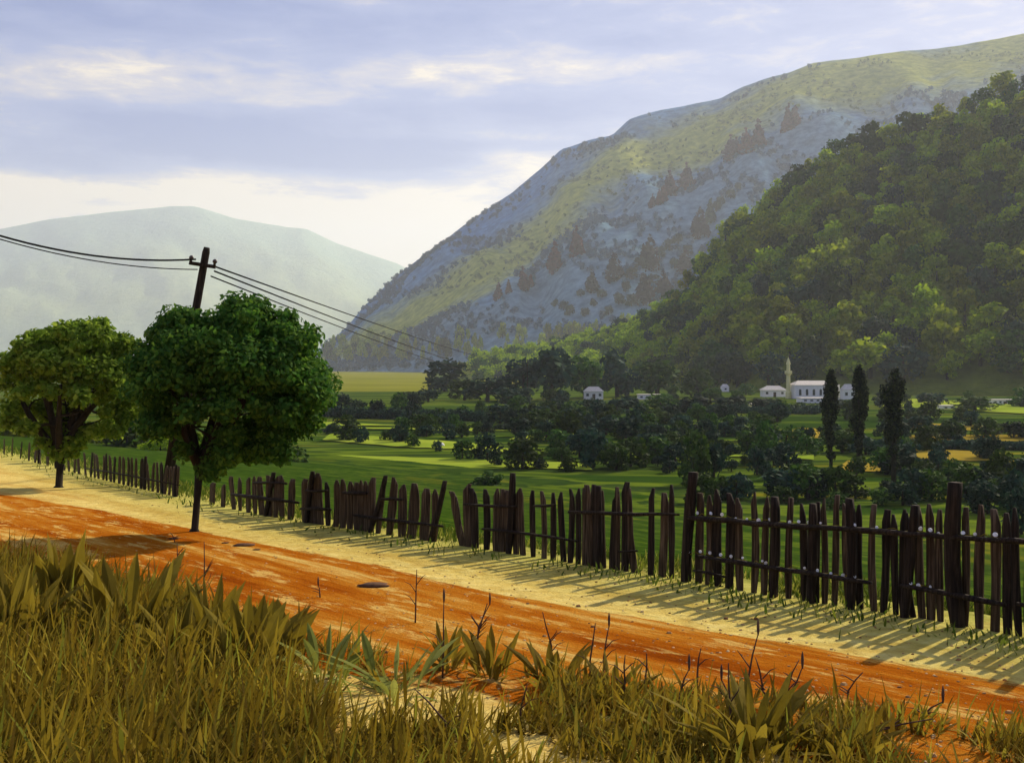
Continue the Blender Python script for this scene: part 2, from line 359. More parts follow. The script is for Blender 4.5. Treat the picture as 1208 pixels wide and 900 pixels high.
HILL = Hill([(540, 428), (600, 420), (650, 411), (720, 396), (790, 368), (830, 318), (870, 265), (950, 212), (1000, 184), (1100, 148), (1208, 106), (1400, 50), (1800, 30)],
            lambda p: np.interp(p, [540, 760, 900, 1300], [880, 600, 460, 410]), lambda p: np.interp(p, [540, 760, 1208], [1050, 840, 740]), 500, 3.0, 3, 1.05)
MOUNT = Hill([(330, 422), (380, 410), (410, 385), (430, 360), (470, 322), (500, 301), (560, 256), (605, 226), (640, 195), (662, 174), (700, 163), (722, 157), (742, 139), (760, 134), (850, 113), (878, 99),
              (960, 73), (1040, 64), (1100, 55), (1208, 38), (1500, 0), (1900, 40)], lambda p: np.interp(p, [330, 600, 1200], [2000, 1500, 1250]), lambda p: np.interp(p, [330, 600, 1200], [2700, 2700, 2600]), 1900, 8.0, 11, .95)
FARM = Hill([(-700, 300), (-300, 280), (-100, 278), (0, 270), (60, 258), (130, 250), (200, 243), (230, 243), (280, 258), (340, 268), (360, 269), (400, 288), (470, 311), (520, 340), (600, 380), (700, 425)],
            7000, 10000, 1800, 14, 23, 1.0)

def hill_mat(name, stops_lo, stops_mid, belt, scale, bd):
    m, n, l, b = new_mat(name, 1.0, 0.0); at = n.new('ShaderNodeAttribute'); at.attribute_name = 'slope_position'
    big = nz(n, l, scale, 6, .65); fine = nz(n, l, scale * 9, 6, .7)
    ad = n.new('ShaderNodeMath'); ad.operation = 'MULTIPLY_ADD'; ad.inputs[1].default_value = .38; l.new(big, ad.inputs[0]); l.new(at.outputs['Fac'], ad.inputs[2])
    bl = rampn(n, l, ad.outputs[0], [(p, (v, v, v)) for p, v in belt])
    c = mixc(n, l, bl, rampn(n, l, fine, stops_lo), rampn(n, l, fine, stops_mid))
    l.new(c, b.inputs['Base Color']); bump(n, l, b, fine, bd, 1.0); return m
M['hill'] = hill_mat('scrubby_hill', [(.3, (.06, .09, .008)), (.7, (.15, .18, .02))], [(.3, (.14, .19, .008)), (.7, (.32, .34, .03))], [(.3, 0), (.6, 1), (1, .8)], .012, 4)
M['mount'] = hill_mat('haze_blue_forest_and_meadow', [(.36, (.02, .09, .20)), (.64, (.07, .22, .44))], [(.34, (.15, .19, .02)), (.66, (.44, .44, .05))],  # forest blue is distance haze put into the colour; the belt is meadow
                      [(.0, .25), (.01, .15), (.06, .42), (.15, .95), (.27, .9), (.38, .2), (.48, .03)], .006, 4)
M['farm'] = hill_mat('haze_pale_far_forest', [(.3, (.20, .34, .22)), (.7, (.34, .46, .30))], [(.3, (.24, .32, .12)), (.7, (.36, .42, .18))], [(.2, .2), (.5, 1), (.8, .6), (1, 0)], .002, 20)  # greens lifted pale in the colour to make up for thin haze
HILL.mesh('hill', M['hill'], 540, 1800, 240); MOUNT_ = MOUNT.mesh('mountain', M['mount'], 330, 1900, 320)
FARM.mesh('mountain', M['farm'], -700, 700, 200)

# the air of the valley
hz = MB().box(-9500, 9500, -320, 12500, -16, 1520)
m = bpy.data.materials.new('valley_air'); m.use_nodes = True; M['haze'] = m
n, l = m.node_tree.nodes, m.node_tree.links; n.remove(n['Principled BSDF'])
pv = n.new('ShaderNodeVolumePrincipled'); pv.inputs['Density'].default_value = .000095; pv.inputs['Color'].default_value = (.84, .91, 1.0, 1); pv.inputs['Anisotropy'].default_value = 0.3
l.new(pv.outputs[0], n['Material Output'].inputs['Volume'])
tag(hz.build('haze', M['haze']), kind='stuff')

# field strips lying on the plain
def field(pts, mat, dz):
    P = []
    for i in range(len(pts)):
        (ax, ay), (bx, by) = pts[i], pts[(i + 1) % len(pts)]
        for k in range(8): t = k / 8; x, y, z = plain(ax + (bx - ax) * t, ay + (by - ay) * t + (rng.normal(0, .25) if k else 0)); P.append((x, y, z + dz))
    o = obj('field', mesh_from('field', P, [tuple(range(len(P)))], [mat])); tag(o, kind='structure')
M['f_yellow'] = noise_mat('ripe_yellow_field', spec=0.0, stops= [(.3, (.10, .12, .010)), (.7, (.26, .25, .028))], scale=.05, mapping=((0, 0, 0), (.2, 1, 1)))
M['f_ochre'] = noise_mat('ochre_stubble_field', spec=0.0, stops= [(.3, (.20, .15, .015)), (.7, (.34, .25, .035))], scale=.08, mapping=((0, 0, 0), (.2, 1, 1)))
M['f_green'] = noise_mat('bright_green_field', spec=0.0, stops= [(.3, (.14, .22, .015)), (.7, (.30, .36, .04))], scale=.08, mapping=((0, 0, 0), (.15, 1, 1)))
for k, (pts, mt) in enumerate([
    ([(300, 462), (505, 462), (512, 452), (500, 437), (330, 437)], 'f_yellow'), ([(800, 452), (905, 449), (920, 440), (790, 441)], 'f_yellow'),
    ([(560, 452), (600, 455), (640, 446), (580, 444)], 'f_yellow'),
    ([(925, 516), (975, 518), (990, 507), (940, 505)], 'f_ochre'), ([(1072, 506), (1165, 509), (1160, 503), (1075, 499)], 'f_ochre'),
    ([(1060, 520), (1300, 522), (1290, 513), (1075, 514)], 'f_ochre'), ([(985, 556), (1052, 558), (1040, 546), (1000, 544)], 'f_ochre'),
    ([(1040, 543), (1180, 545), (1170, 534), (1050, 530)], 'f_ochre'), ([(1190, 560), (1300, 562), (1300, 540), (1188, 545)], 'f_ochre'),
    ([(380, 520), (470, 528), (560, 532), (650, 538), (560, 524), (470, 517), (390, 512)], 'f_green'),
    ([(370, 556), (480, 558), (580, 552), (700, 556), (690, 548), (560, 543), (440, 541), (370, 545)], 'f_green'),
    ([(600, 520), (700, 522), (690, 513), (620, 512)], 'f_green'), ([(860, 540), (960, 544), (960, 536), (880, 532)], 'f_green'),
    ([(380, 538), (520, 542), (640, 547), (520, 547), (380, 543)], 'f_green'), ([(400, 506), (560, 510), (700, 508), (560, 505)], 'f_green'), ([(700, 540), (830, 545), (840, 540), (720, 535)], 'f_green'), ([(330, 500), (400, 504), (470, 503), (390, 499)], 'f_green'), ([(1040, 480), (1260, 492), (1260, 482), (1060, 470)], 'f_green'), ([(760, 500), (820, 503), (810, 494), (770, 494)], 'f_yellow')]):
    field(pts, M[mt], .06 + .012 * k)

# ------------------------------------------------------------------ foliage
def leaf_cloud(centers, radii, n, size, r, flat=.65, shell=.5, up=.3):
    """n small leaf faces spread through the clumps"""
    centers = np.asarray(centers, float); radii = np.asarray(radii, float)
    if radii.ndim == 1: radii = np.repeat(radii[:, None], 3, 1)
    wts = radii.prod(1) ** .67; idx = r.choice(len(centers), n, p=wts / wts.sum())
    d = r.normal(size=(n, 3)); d /= np.linalg.norm(d, axis=1, keepdims=True)
    rad = r.uniform(shell, 1, (n, 1)) ** .6
    P = centers[idx] + d * rad * radii[idx]
    nn = d + r.normal(size=(n, 3)) * .7; nn[:, 2] += up; nn /= np.linalg.norm(nn, axis=1, keepdims=True)
    a = np.cross(nn, r.normal(size=(n, 3))); a /= np.linalg.norm(a, axis=1, keepdims=True); b = np.cross(nn, a)
    s = size * r.uniform(.6, 1.35, (n, 1))
    V = np.stack([P - a * s, P + b * s * flat, P + a * s, P - b * s * flat], 1).reshape(-1, 3)
    return V, np.arange(n * 4).reshape(-1, 4)

def tree_mesh(name, crown_clumps, n, size, trunk, leafm, r, shell=.5):
    """small tree as one mesh: leaves + trunk"""
    V, Fc = leaf_cloud([c[:3] for c in crown_clumps], [c[3] for c in crown_clumps], n, size, r, shell=shell)
    t = MB(); t.tube(*trunk, n=5); k = len(V)
    me = mesh_from(name, np.vstack([V, np.array(t.V)]), [tuple(f) for f in Fc] + [tuple(k + i for i in f) for f in t.F], [leafm, M['bark']])
    mi = np.zeros(len(me.polygons), dtype=np.int32); mi[len(Fc):] = 1; me.polygons.foreach_set('material_index', mi)
    return me
def round_clumps(r, h, w_, k):
    out = [(0, 0, h * .55, w_ * .33)]
    for _ in range(k):
        a = r.uniform(0, 6.28); q = r.uniform(.2, .36) * w_; z = r.uniform(.16, .86) * h
        s = math.sin(math.pi * (z / h) ** .8)
        out.append((q * math.cos(a) * s * 1.25, q * math.sin(a) * s * 1.25, z, w_ * r.uniform(.13, .24)))
    return out
def conifer_clumps(r, h, w_):
    return [(r.normal(0, .03) * w_, r.normal(0, .03) * w_, h * (.12 + .86 * k / 8), w_ * (.5 * (1 - k / 8.3) + .05) * r.uniform(.8, 1.15)) for k in range(9)]
rt = np.random.default_rng(41)
PROTO = {}
for kind, lm in (('light', 'leaf_light'), ('dark', 'leaf_dark'), ('blue', 'leaf_blue')):
    PROTO[kind] = []
    for v in range(4):
        PROTO[kind].append(tree_mesh(f'round_tree_{kind}_{v}', round_clumps(rt, 1, rt.uniform(.85, 1.15), 17), 520, .074, ([(0, 0, -.05), (.01, 0, .3), (0, .02, .6)], [.05, .04, .015]), M[lm], rt))
for kind, lm in (('red', 'leaf_red'), ('maroon', 'leaf_maroon'), ('cdark', 'leaf_blue')):
    PROTO[kind] = [tree_mesh(f'conifer_{kind}_{v}', conifer_clumps(rt, 1, rt.uniform(.5, .7)), 460, .075, ([(0, 0, -.05), (0, 0, .9)], [.03, .008]), M[lm], rt) for v in range(3)]
def plant_tree(name, kind, loc, h, wfac=1.0, label=None, cat='tree', group=None):
    o = obj(name, PROTO[kind][rng.integers(len(PROTO[kind]))]); o.location = loc
    o.scale = (h * wfac, h * wfac, h); o.rotation_euler = (0, 0, rng.uniform(0, 6.28))
    return tag(o, label, cat, group)

# wood on the near hill: the 300 that show largest as trees, the rest as one mass
cand = []
for _ in range(9000):
    px = rng.uniform(560, 1330); v = rng.uniform(.03, 1.0) ** .85
    X, Y, Z = (float(q) for q in HILL.at(px, v)); h = rng.uniform(10.5, 19.5) * (.68 if px < 780 else 1)
    if all((X - q[0]) ** 2 + (Y - q[1]) ** 2 > (.60 * (h + q[3])  * .62) ** 2 for q in cand): cand.append((X, Y, Z, h, px, v))
inview = [q for q in cand if 560 < q[4] < 1215]; rest = [q for q in cand if not (560 < q[4] < 1215)]
inview.sort(key=lambda q: -q[3] / q[1])
def hill_kind(): return rng.choice(['light', 'dark', 'blue'], p=[.66, .26, .08])
for X, Y, Z, h, px, v in inview[:300]:
    plant_tree('broadleaf_tree', hill_kind(), (X, Y, Z - .4), h, rng.uniform(.85, 1.25), 'round leafy tree in the dense wood covering the steep green hill at right', 'tree', 'trees of the wood on the green hillside')
rest += inview[300:]
def mass(name, items, kinds, kind='stuff'):
    Vs, Fs, mats, mi, k = [], [], [], [], 0
    for X, Y, Z, h in items:
        me = PROTO[kinds()][rng.integers(3)]; nvv = len(me.vertices)
        co = np.empty(nvv * 3); me.vertices.foreach_get('co', co); co = co.reshape(-1, 3)
        a = rng.uniform(0, 6.28); c_, s_ = math.cos(a), math.sin(a); wf = rng.uniform(.85, 1.25)
        co = np.stack([(co[:, 0] * c_ - co[:, 1] * s_) * h * wf + X, (co[:, 0] * s_ + co[:, 1] * c_) * h * wf + Y, co[:, 2] * h + Z - .4], -1)
        q = (len([p for p in me.polygons if p.material_index == 0])); fs = np.arange(q * 4).reshape(-1, 4) + k
        lm = me.materials[0]
        if lm not in mats: mats.append(lm)
        Vs.append(co[:q * 4]); Fs.append(fs); mi += [mats.index(lm)] * q; k += q * 4
    me = mesh_from(name, np.vstack(Vs), np.vstack(Fs), mats); me.polygons.foreach_set('material_index', np.array(mi, dtype=np.int32))
    return tag(obj(name, me), kind=kind)
mass('forest', [q[:4] for q in rest], hill_kind)
print('hill trees', len(cand), 'in view', len(inview))

# rusty conifers along the yellow meadow belt of the mountain, dark ones lower in the gully
for px, py, hp in [(588, 352, 18), (600, 345, 14), (617, 341, 24), (626, 338, 14), (655, 319, 30), (649, 316, 16), (680, 301, 30), (770, 244, 14), (778, 240, 16), (790, 230, 26), (783, 237, 16), (810, 223, 28), (862, 188, 26),
                   (869, 182, 18), (880, 180, 26), (895, 172, 28), (889, 174, 18), (930, 152, 26), (938, 148, 22), (925, 156, 14)]:
    X, Y, Z = MOUNT.find(px, py)
    plant_tree('conifer', 'red', (X, Y, Z - 1), hp * 1.12 / F * Y, 1.0, 'rust brown conifer on the pale yellow band of the blue mountain slope', 'conifer', 'rusty conifers on the mountain')
for px, py, hp, kd in [(698, 344, 24, 'maroon'), (725, 331, 30, 'maroon'), (766, 316, 34, 'maroon'), (826, 280, 32, 'maroon'), (760, 358, 34, 'maroon'), (783, 352, 30, 'maroon'), (808, 322, 26, 'maroon'), (838, 262, 24, 'cdark')]:
    X, Y, Z = MOUNT.find(px, py)
    plant_tree('conifer', kd, (X, Y, Z - 1), hp * 1.12 / F * Y, 1.0, 'dark plum pointed conifer in the hazy gully beside the green hill', 'conifer', 'dark conifers in the gully')
for px, py, hp in [(685, 350, 10), (710, 352, 12), (738, 345, 14), (745, 330, 16), (755, 318, 16), (778, 305, 14), (790, 296, 16), (800, 288, 14), (796, 318, 14), (812, 302, 14), (820, 318, 14), (845, 250, 14), (850, 243, 12), (862, 235, 12),
                   (870, 225, 10), (730, 360, 16), (745, 362, 16), (700, 362, 10), (770, 338, 16), (655, 362, 10), (665, 366, 12), (672, 372, 14), (718, 372, 12), (690, 374, 12)]:
    X, Y, Z = MOUNT.find(px, py)
    plant_tree('gully_bush', 'blue', (X, Y, Z - 1), hp / F * Y, 1.1, 'small rounded blue green tree scattered along the hazy mountain gully', 'tree', 'round trees along the gully')
# the scattered forest on the mountain itself reads as one mass
M['leaf_mount'] = leaf_mat('blue_green_mountain_leaves', [(0, (.006, .045, .09)), (.5, (.012, .08, .15)), (1, (.03, .13, .21))], .15)  # leaf blue keeps to the haze tint painted on the slope
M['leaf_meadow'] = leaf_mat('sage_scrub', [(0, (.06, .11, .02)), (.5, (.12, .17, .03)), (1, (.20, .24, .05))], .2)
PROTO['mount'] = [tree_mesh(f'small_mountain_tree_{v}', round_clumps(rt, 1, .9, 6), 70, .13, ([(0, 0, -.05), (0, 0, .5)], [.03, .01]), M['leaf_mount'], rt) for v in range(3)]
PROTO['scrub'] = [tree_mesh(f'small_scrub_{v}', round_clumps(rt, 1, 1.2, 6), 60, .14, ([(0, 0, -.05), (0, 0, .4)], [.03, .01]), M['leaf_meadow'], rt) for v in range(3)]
ma, mb_ = [], []
rm = np.random.default_rng(91)
while len(ma) + len(mb_) < 4200:
    px = rm.uniform(380, 1260); v = rm.uniform(.02, .955); X, Y, Z = (float(q) for q in MOUNT.at(px, v))
    vc = v - float(np.interp(px, [330, 560, 600, 700, 900, 1100, 1300], [.36, .42, .48, .70, .84, .88, .9]))
    cl = math.sin(X * .011 + 1) * math.cos(Y * .009 + X * .004) + .6 * math.sin(X * .031 + Y * .023)
    inb = -.14 < vc < .10
    if inb:
        if rm.uniform() < .35 and cl > -.2: mb_.append((X, Y, Z, rm.uniform(5, 10)))
    elif cl + rm.normal(0, .5) > .1: ma.append((X, Y, Z, rm.uniform(7, 15)))
mass('forest', ma, lambda: 'mount'); mass('scrub', mb_, lambda: 'scrub')
# light trees at the foot of the mountain
for _ in range(95):
    px = rng.uniform(385, 800); py = 424 - (px - 385) / 400 * 26 + rng.uniform(-12, 10)
    X, Y, Z = MOUNT.find(px, py); h = rng.uniform(12, 25) / F * Y
    plant_tree('foothill_tree', rng.choice(['light', 'dark'], p=[.88, .12]), (X, Y, Z - .5), h, rng.uniform(.38, .65), 'slim light green tree in the scattered rows at the mountain foot', 'tree', 'trees at the foot of the mountain')

# bushes and round trees across the valley floor
VALLEY = [  # px, base py, width px, height px, kind
 (525, 462, 66, 38, 'blue'), (575, 474, 60, 30, 'blue'), (618, 472, 62, 52, 'blue'), (650, 473, 70, 66, 'blue'), (690, 470, 56, 60, 'dark'), (728, 468, 60, 58, 'blue'), (775, 467, 64, 44, 'dark'), (822, 468, 44, 34, 'dark'),
 (548, 472, 44, 26, 'dark'), (600, 480, 44, 24, 'blue'), (505, 474, 34, 16, 'blue'), (480, 476, 34, 14, 'dark'),
 (392, 512, 26, 15, 'blue'), (419, 513, 14, 9, 'blue'), (460, 520, 24, 15, 'dark'), (474, 521, 22, 15, 'blue'), (503, 515, 24, 15, 'blue'), (527, 518, 24, 20, 'blue'), (545, 516, 26, 22, 'dark'), (515, 532, 15, 13, 'blue'),
 (577, 528, 18, 16, 'blue'), (583, 550, 20, 21, 'blue'), (600, 543, 15, 15, 'blue'), (637, 553, 22, 16, 'blue'), (655, 541, 20, 15, 'dark'), (612, 515, 34, 24, 'blue'), (640, 508, 40, 28, 'dark'), (668, 520, 40, 44, 'dark'),
 (590, 500, 40, 24, 'blue'), (700, 552, 40, 46, 'blue'), (727, 555, 44, 40, 'dark'), (715, 513, 40, 26, 'blue'), (745, 517, 44, 36, 'blue'), (785, 505, 44, 24, 'dark'), (790, 558, 22, 18, 'blue'), (776, 550, 16, 14, 'blue'),
 (818, 570, 42, 58, 'dark'), (842, 568, 34, 50, 'blue'), (833, 516, 26, 24, 'blue'), (873, 514, 26, 26, 'blue'), (905, 545, 36, 48, 'dark'), (862, 537, 22, 16, 'blue'), (893, 560, 30, 36, 'blue'), (905, 566, 22, 22, 'blue'),
 (872, 580, 26, 22, 'dark'), (845, 590, 30, 18, 'blue'), (952, 537, 28, 24, 'dark'), (940, 580, 46, 34, 'dark'), (966, 586, 26, 26, 'blue'), (925, 592, 36, 20, 'dark'), (1108, 543, 24, 24, 'blue'), (1156, 541, 25, 27, 'blue'),
 (1100, 590, 46, 38, 'dark'), (1092, 573, 34, 24, 'blue'), (1140, 586, 46, 40, 'dark'), (1184, 575, 40, 46, 'dark'), (1192, 600, 50, 50, 'blue'), (1165, 606, 44, 36, 'blue'), (1065, 596, 40, 30, 'blue'), (1205, 630, 40, 56, 'blue'),
 (1040, 596, 36, 26, 'dark'), (990, 600, 34, 20, 'dark'), (1010, 500, 24, 16, 'dark'), (1075, 462, 26, 20, 'dark'), (1100, 478, 40, 16, 'blue'), (1150, 485, 50, 18, 'dark'), (1050, 478, 44, 18, 'blue'), (1000, 486, 50, 16, 'blue'),
 (955, 486, 50, 14, 'dark'), (905, 484, 50, 16, 'blue'), (860, 486, 50, 20, 'blue'), (820, 488, 46, 22, 'blue'), (780, 486, 46, 22, 'dark'), (740, 487, 46, 20, 'blue'), (700, 492, 50, 24, 'blue'), (655, 492, 46, 22, 'blue'), (880, 466, 20, 14, 'dark'),
 (845, 466, 16, 12, 'dark'), (1210, 480, 40, 24, 'dark'), (1085, 445, 26, 16, 'dark'),
 (20, 535, 60, 50, 'light'), (60, 540, 50, 44, 'light'), (100, 538, 60, 40, 'light'), (150, 545, 60, 50, 'dark'), (190, 548, 50, 40, 'light'), (-20, 530, 60, 56, 'light'), (300, 556, 60, 40, 'dark'), (350, 556, 44, 30, 'dark'), (260, 552, 60, 50, 'light')]
for i, (px, py, wp, hp, kd) in enumerate(VALLEY):
    X, Y, Z = plain(px, py); h = hp / F * Y
    word = {'blue': 'dark blue green', 'dark': 'deep green', 'light': 'light green'}[kd]
    where = ('hedged valley floor beyond the fence' if px > 330 else 'meadow behind the two roadside trees')
    size = 'rounded tree' if h > 5 else 'low bush'
    plant_tree('valley_tree' if h > 5 else 'valley_bush', kd, (X, Y, Z - .1), h, wp / hp / 1.02, f'{word} {size} among many on the {where}', 'tree' if h > 5 else 'bush', f'{word} {size}s in the valley' if px > 330 else f'{word} {size}s behind the roadside trees')
rv = np.random.default_rng(19)
ROWS = [(385, 860, 489), (700, 1010, 480), (760, 1240, 498), (560, 900, 476), (480, 760, 503), (800, 1230, 516), (640, 1000, 532), (860, 1230, 556), (820, 1240, 588), (1010, 1240, 481)]
for i in range(250):
    py = 472 + 118 * rv.uniform() ** 1.25; px = rv.uniform(395, 1230)
    if i > 70: q_ = ROWS[i % len(ROWS)]; px = rv.uniform(q_[0], q_[1]); py = q_[2] + rv.normal(0, 2.2)
    if py > 530 and px < 760 and rv.uniform() < .75: continue
    if 915 < px < 1010 and py < 492: continue
    if any(abs(px - hx) < hw_ and hy - 6 < py < hy + 26 for hx, hy, hw_ in ((700, 471, 24), (766, 471, 26), (855, 462, 14), (575, 462, 16), (1118, 462, 24), (1182, 477, 26), (893, 481, 18), (1116, 483, 14), (905, 468, 24))): continue
    X, Y, Z = plain(px, py); hp = rv.uniform(9, 22) * (1 + (py - 470) / 130); h = hp / F * Y; kd = rv.choice(['blue', 'dark'])
    word = {'blue': 'dark blue green', 'dark': 'deep green'}[kd]; size = 'rounded tree' if h > 5 else 'low bush'
    plant_tree('valley_tree' if h > 5 else 'valley_bush', kd, (X, Y, Z - .1), h, rv.uniform(.9, 1.5), f'{word} {size} among many on the hedged valley floor beyond the fence', 'tree' if h > 5 else 'bush', f'{word} {size}s in the valley')
for i in range(75):
    px = rv.uniform(540, 930); py = rv.uniform(492, 556)
    X, Y, Z = plain(px, py); hp = rv.uniform(12, 26) * (1 + (py - 490) / 130); h = hp / F * Y; kd = rv.choice(['blue', 'dark'])
    word = {'blue': 'dark blue green', 'dark': 'deep green'}[kd]; size = 'rounded tree' if h > 5 else 'low bush'
    plant_tree('valley_tree' if h > 5 else 'valley_bush', kd, (X, Y, Z - .1), h, rv.uniform(.9, 1.4), f'{word} {size} among many on the hedged valley floor beyond the fence', 'tree' if h > 5 else 'bush', f'{word} {size}s in the valley')
# long dark hedges
def hedge(xa, ya, xb, yb, hp, nl, label):
    hc, hr = [], []
    for k in range(70):
        t = k / 69; x, y, z = plain(xa + (xb - xa) * t, ya + (yb - ya) * t + rng.normal(0, .4)); hh = hp * rng.uniform(.7, 1.25) / F * y
        hc.append((x, y, z + hh * .45)); hr.append((max(1.3, hh * .7), 1.2, hh * rng.uniform(.45, .62)))
    V, Fc = leaf_cloud(hc, hr, nl, .34, rng, shell=.3)
    tag(obj('hedge', mesh_from('hedge', V, Fc, [M['leaf_blue']])), label, 'hedge')
hedge(385, 492, 575, 497, 12, 9000, 'long low dark hedge crossing the green fields right of the larger round tree')
hedge(590, 508, 840, 512, 10, 9000, 'low dark hedge crossing the middle fields left of the poplars')
hedge(800, 486, 965, 488, 9, 7000, 'low dark hedge across the fields directly below the white mosque')
hedge(1040, 528, 1235, 531, 9, 7000, 'low dark hedge right of the broadest poplar between ochre fields')

# ------------------------------------------------------------------ poplars
def poplar(px, top, base, wp, label):
    X, Y, Z = plain(px, base); h = (base - top) / F * Y; wd = wp / F * Y
    root = empty('poplar_tree', (X, Y, Z)); tag(root, label, 'poplar', 'poplars by the village')
    MB().tube([(0, 0, -.2), (.05, 0, h * .3), (0, 0, h * .9)], [wd * .10, wd * .07, .02], 7).build('trunk', M['bark'], root, True)
    C, Rr = [], []
    for k in range(34):
        t = rng.uniform(.14, .98); pr = float(np.interp(t, [0, .12, .3, .55, .75, .9, 1], [.22, .38, .55, .95, 1.0, .75, .25])) * wd * .46
        a = rng.uniform(0, 6.28); q = pr * rng.uniform(.2, .62)
        C.append((q * math.cos(a) + .03 * wd * math.sin(t * 9), q * math.sin(a), t * h)); s = pr * rng.uniform(.3, .55) + .08
        Rr.append((s, s, s * 2.1))
    V, Fc = leaf_cloud(C, Rr, 5200, .15, rng, shell=.2); obj('crown', mesh_from('crown', V, Fc, [M['leaf_poplar']]), root)
poplar(980, 436, 562, 24, 'leftmost of three tall dark poplars, slim and standing nearest the white mosque')
poplar(1013, 430, 556, 25, 'middle of three tall dark poplars, with a thin sharp tip')
poplar(1054, 430, 572, 33, 'rightmost and broadest of three tall dark poplars, with a blunt rounded top')

# ------------------------------------------------------------------ village
def house(px, base, wp, hp, label, name='house', roof='roof_pale', wall='plaster', nw=3, rz=0.0, group=None, flat=False):
    X, Y, Z = plain(px, base); W = wp / F * Y; H = hp / F * Y; D = max(W * .6, 4); hw = H * (.62 if not flat else .86)
    root = empty(name, (X, Y, Z), rz); tag(root, label, 'house' if name == 'house' else 'building', group)
    MB().box(-W / 2, W / 2, -D / 2, D / 2, -.3, hw).build('wall', M[wall], root)
    o = .05 * W; r_ = MB()
    if flat: r_.box(-W / 2 - .2, W / 2 + .2, -D / 2 - .2, D / 2 + .2, hw + .003, H)
    else:
        x0, x1, y0, y1 = -W / 2 - o, W / 2 + o, -D / 2 - o, D / 2 + o; g = .28 * W
        r_.add([(x0, y0, hw + .01), (x1, y0, hw + .01), (x1, y1, hw + .01), (x0, y1, hw + .01), (x0 + g, 0, H), (x1 - g, 0, H)], [(0, 1, 5, 4), (1, 2, 5), (2, 3, 4, 5), (3, 0, 4), (3, 2, 1, 0)])
    r_.build('roof', M[roof], root)
    for k in range(nw):
        cx = -W / 2 + W * (k + .5) / nw; ww = min(.45, W / nw * .22)
        if k == nw // 2 and nw > 2: MB().box(cx - .5, cx + .5, -D / 2 - .06, -D / 2 - .003, 0, min(2.1, hw * .7)).build('door', M['wood_brown'], root)
        else: MB().box(cx - ww, cx + ww, -D / 2 - .06, -D / 2 - .003, hw * .4, hw * .75).build('window', M['glass'], root)
    return root
house(912, 468, 27, 13, 'small white house just left of the minaret', nw=3)
house(700, 471, 22, 15, 'white house with hipped roof alone among dark trees left of the village', nw=3)
house(766, 471, 27, 6, 'long low white shed in the fields left of the minaret', flat=True, nw=4)
house(855, 462, 8, 9, 'tiny white house left of the village in the yellow field', nw=1)
house(1118, 462, 24, 13, 'pale house with grey roof on the slope right of the poplars', nw=3)
house(1182, 477, 28, 6, 'long low white shed at far right below the pale house', flat=True, nw=5)
house(572, 461, 6, 6, 'tiny white hut, left one of a pair at the field edge', nw=1)
house(579, 462, 6, 6, 'tiny white hut, right one of a pair at the field edge', nw=1)
house(965, 475, 44, 6, 'long low white outbuilding in front of the mosque hall', flat=True, nw=6)
house(1000, 471, 14, 18, 'pale narrow house between the first two poplars', nw=2)
house(1116, 483, 14, 5, 'small white hut in the field below the pale house', flat=True, nw=2)
house(893, 481, 16, 5, 'small cream shed among bushes below the white house', flat=True, nw=2, wall='cream')

X, Y, Z = plain(958, 470); k = Y / F
root = empty('mosque', (X, Y, Z)); tag(root, 'white village mosque with one slender cream minaret and long hall', 'mosque')
W, H, D = 56 * k, 16 * k, 30 * k
MB().box(-W / 2 + 4 * k, W / 2, -D / 2, D / 2, -.3, H).build('wall', M['plaster'], root)
rf = MB(); x0, x1, y0, y1 = -W / 2 + 3 * k, W / 2 + k, -D / 2 - k, D / 2 + k
rf.add([(x0, y0, H + .01), (x1, y0, H + .01), (x1, y1, H + .01), (x0, y1, H + .01), (x0 + 8 * k, 0, H + 5 * k), (x1 - 8 * k, 0, H + 5 * k)], [(0, 1, 5, 4), (1, 2, 5), (2, 3, 4, 5), (3, 0, 4), (3, 2, 1, 0)]).build('roof', M['roof_pale'], root)
for i in range(6):
    cx = -W / 2 + 10 * k + i * 8 * k
    wv = MB(); pts = [(-1.4 * k, 4 * k), (1.4 * k, 4 * k)] + [(1.4 * k * math.cos(t), 10 * k + 1.4 * k * math.sin(t)) for t in np.linspace(0, math.pi, 8)]
    nn_ = len(pts); wv.add([(cx + p[0], -D / 2 - .08, p[1]) for p in pts] + [(cx + p[0], -D / 2 - .003, p[1]) for p in pts],
           [tuple(range(nn_))] + [(q, (q + 1) % nn_, nn_ + (q + 1) % nn_, nn_ + q) for q in range(nn_)]).build('window', M['glass'], root)
mn = MB().lathe([(3.4 * k, -.3), (3.4 * k, 7 * k), (2.5 * k, 9 * k), (2.3 * k, 32 * k), (2.1 * k, 40 * k)], 12, (-W / 2, 0, 0)).build('minaret', M['cream'], root, False)
MB().lathe([(2.35 * k, 27 * k), (4.4 * k, 29.5 * k), (4.4 * k, 32.5 * k), (2.3 * k, 32.6 * k)], 12, (-W / 2, 0, 0)).build('balcony', M['cream'], mn)
MB().lathe([(2.9 * k, 40.003 * k), (2.0 * k, 43.5 * k), (.05 * k, 49 * k)], 12, (-W / 2, 0, 0)).build('spire', M['cream'], mn)

for px, py, lab in ((1091, 566, 'small white boulder beside dark bushes beyond the thick fence post'), (521, 527, 'small white boulder on the green field beyond the fence')):
    X, Y, Z = plain(px, py); r_ = .45; bl = MB(); bl.lathe([(r_ * q, r_ * z) for q, z in ((.7, -.3), (1, .1), (.85, .6), (.4, .95), (.05, 1.02))], 9)
    o = bl.build('boulder', M['stone_white'], None, True); o.location = (X, Y, Z + .15); tag(o, lab, 'boulder')

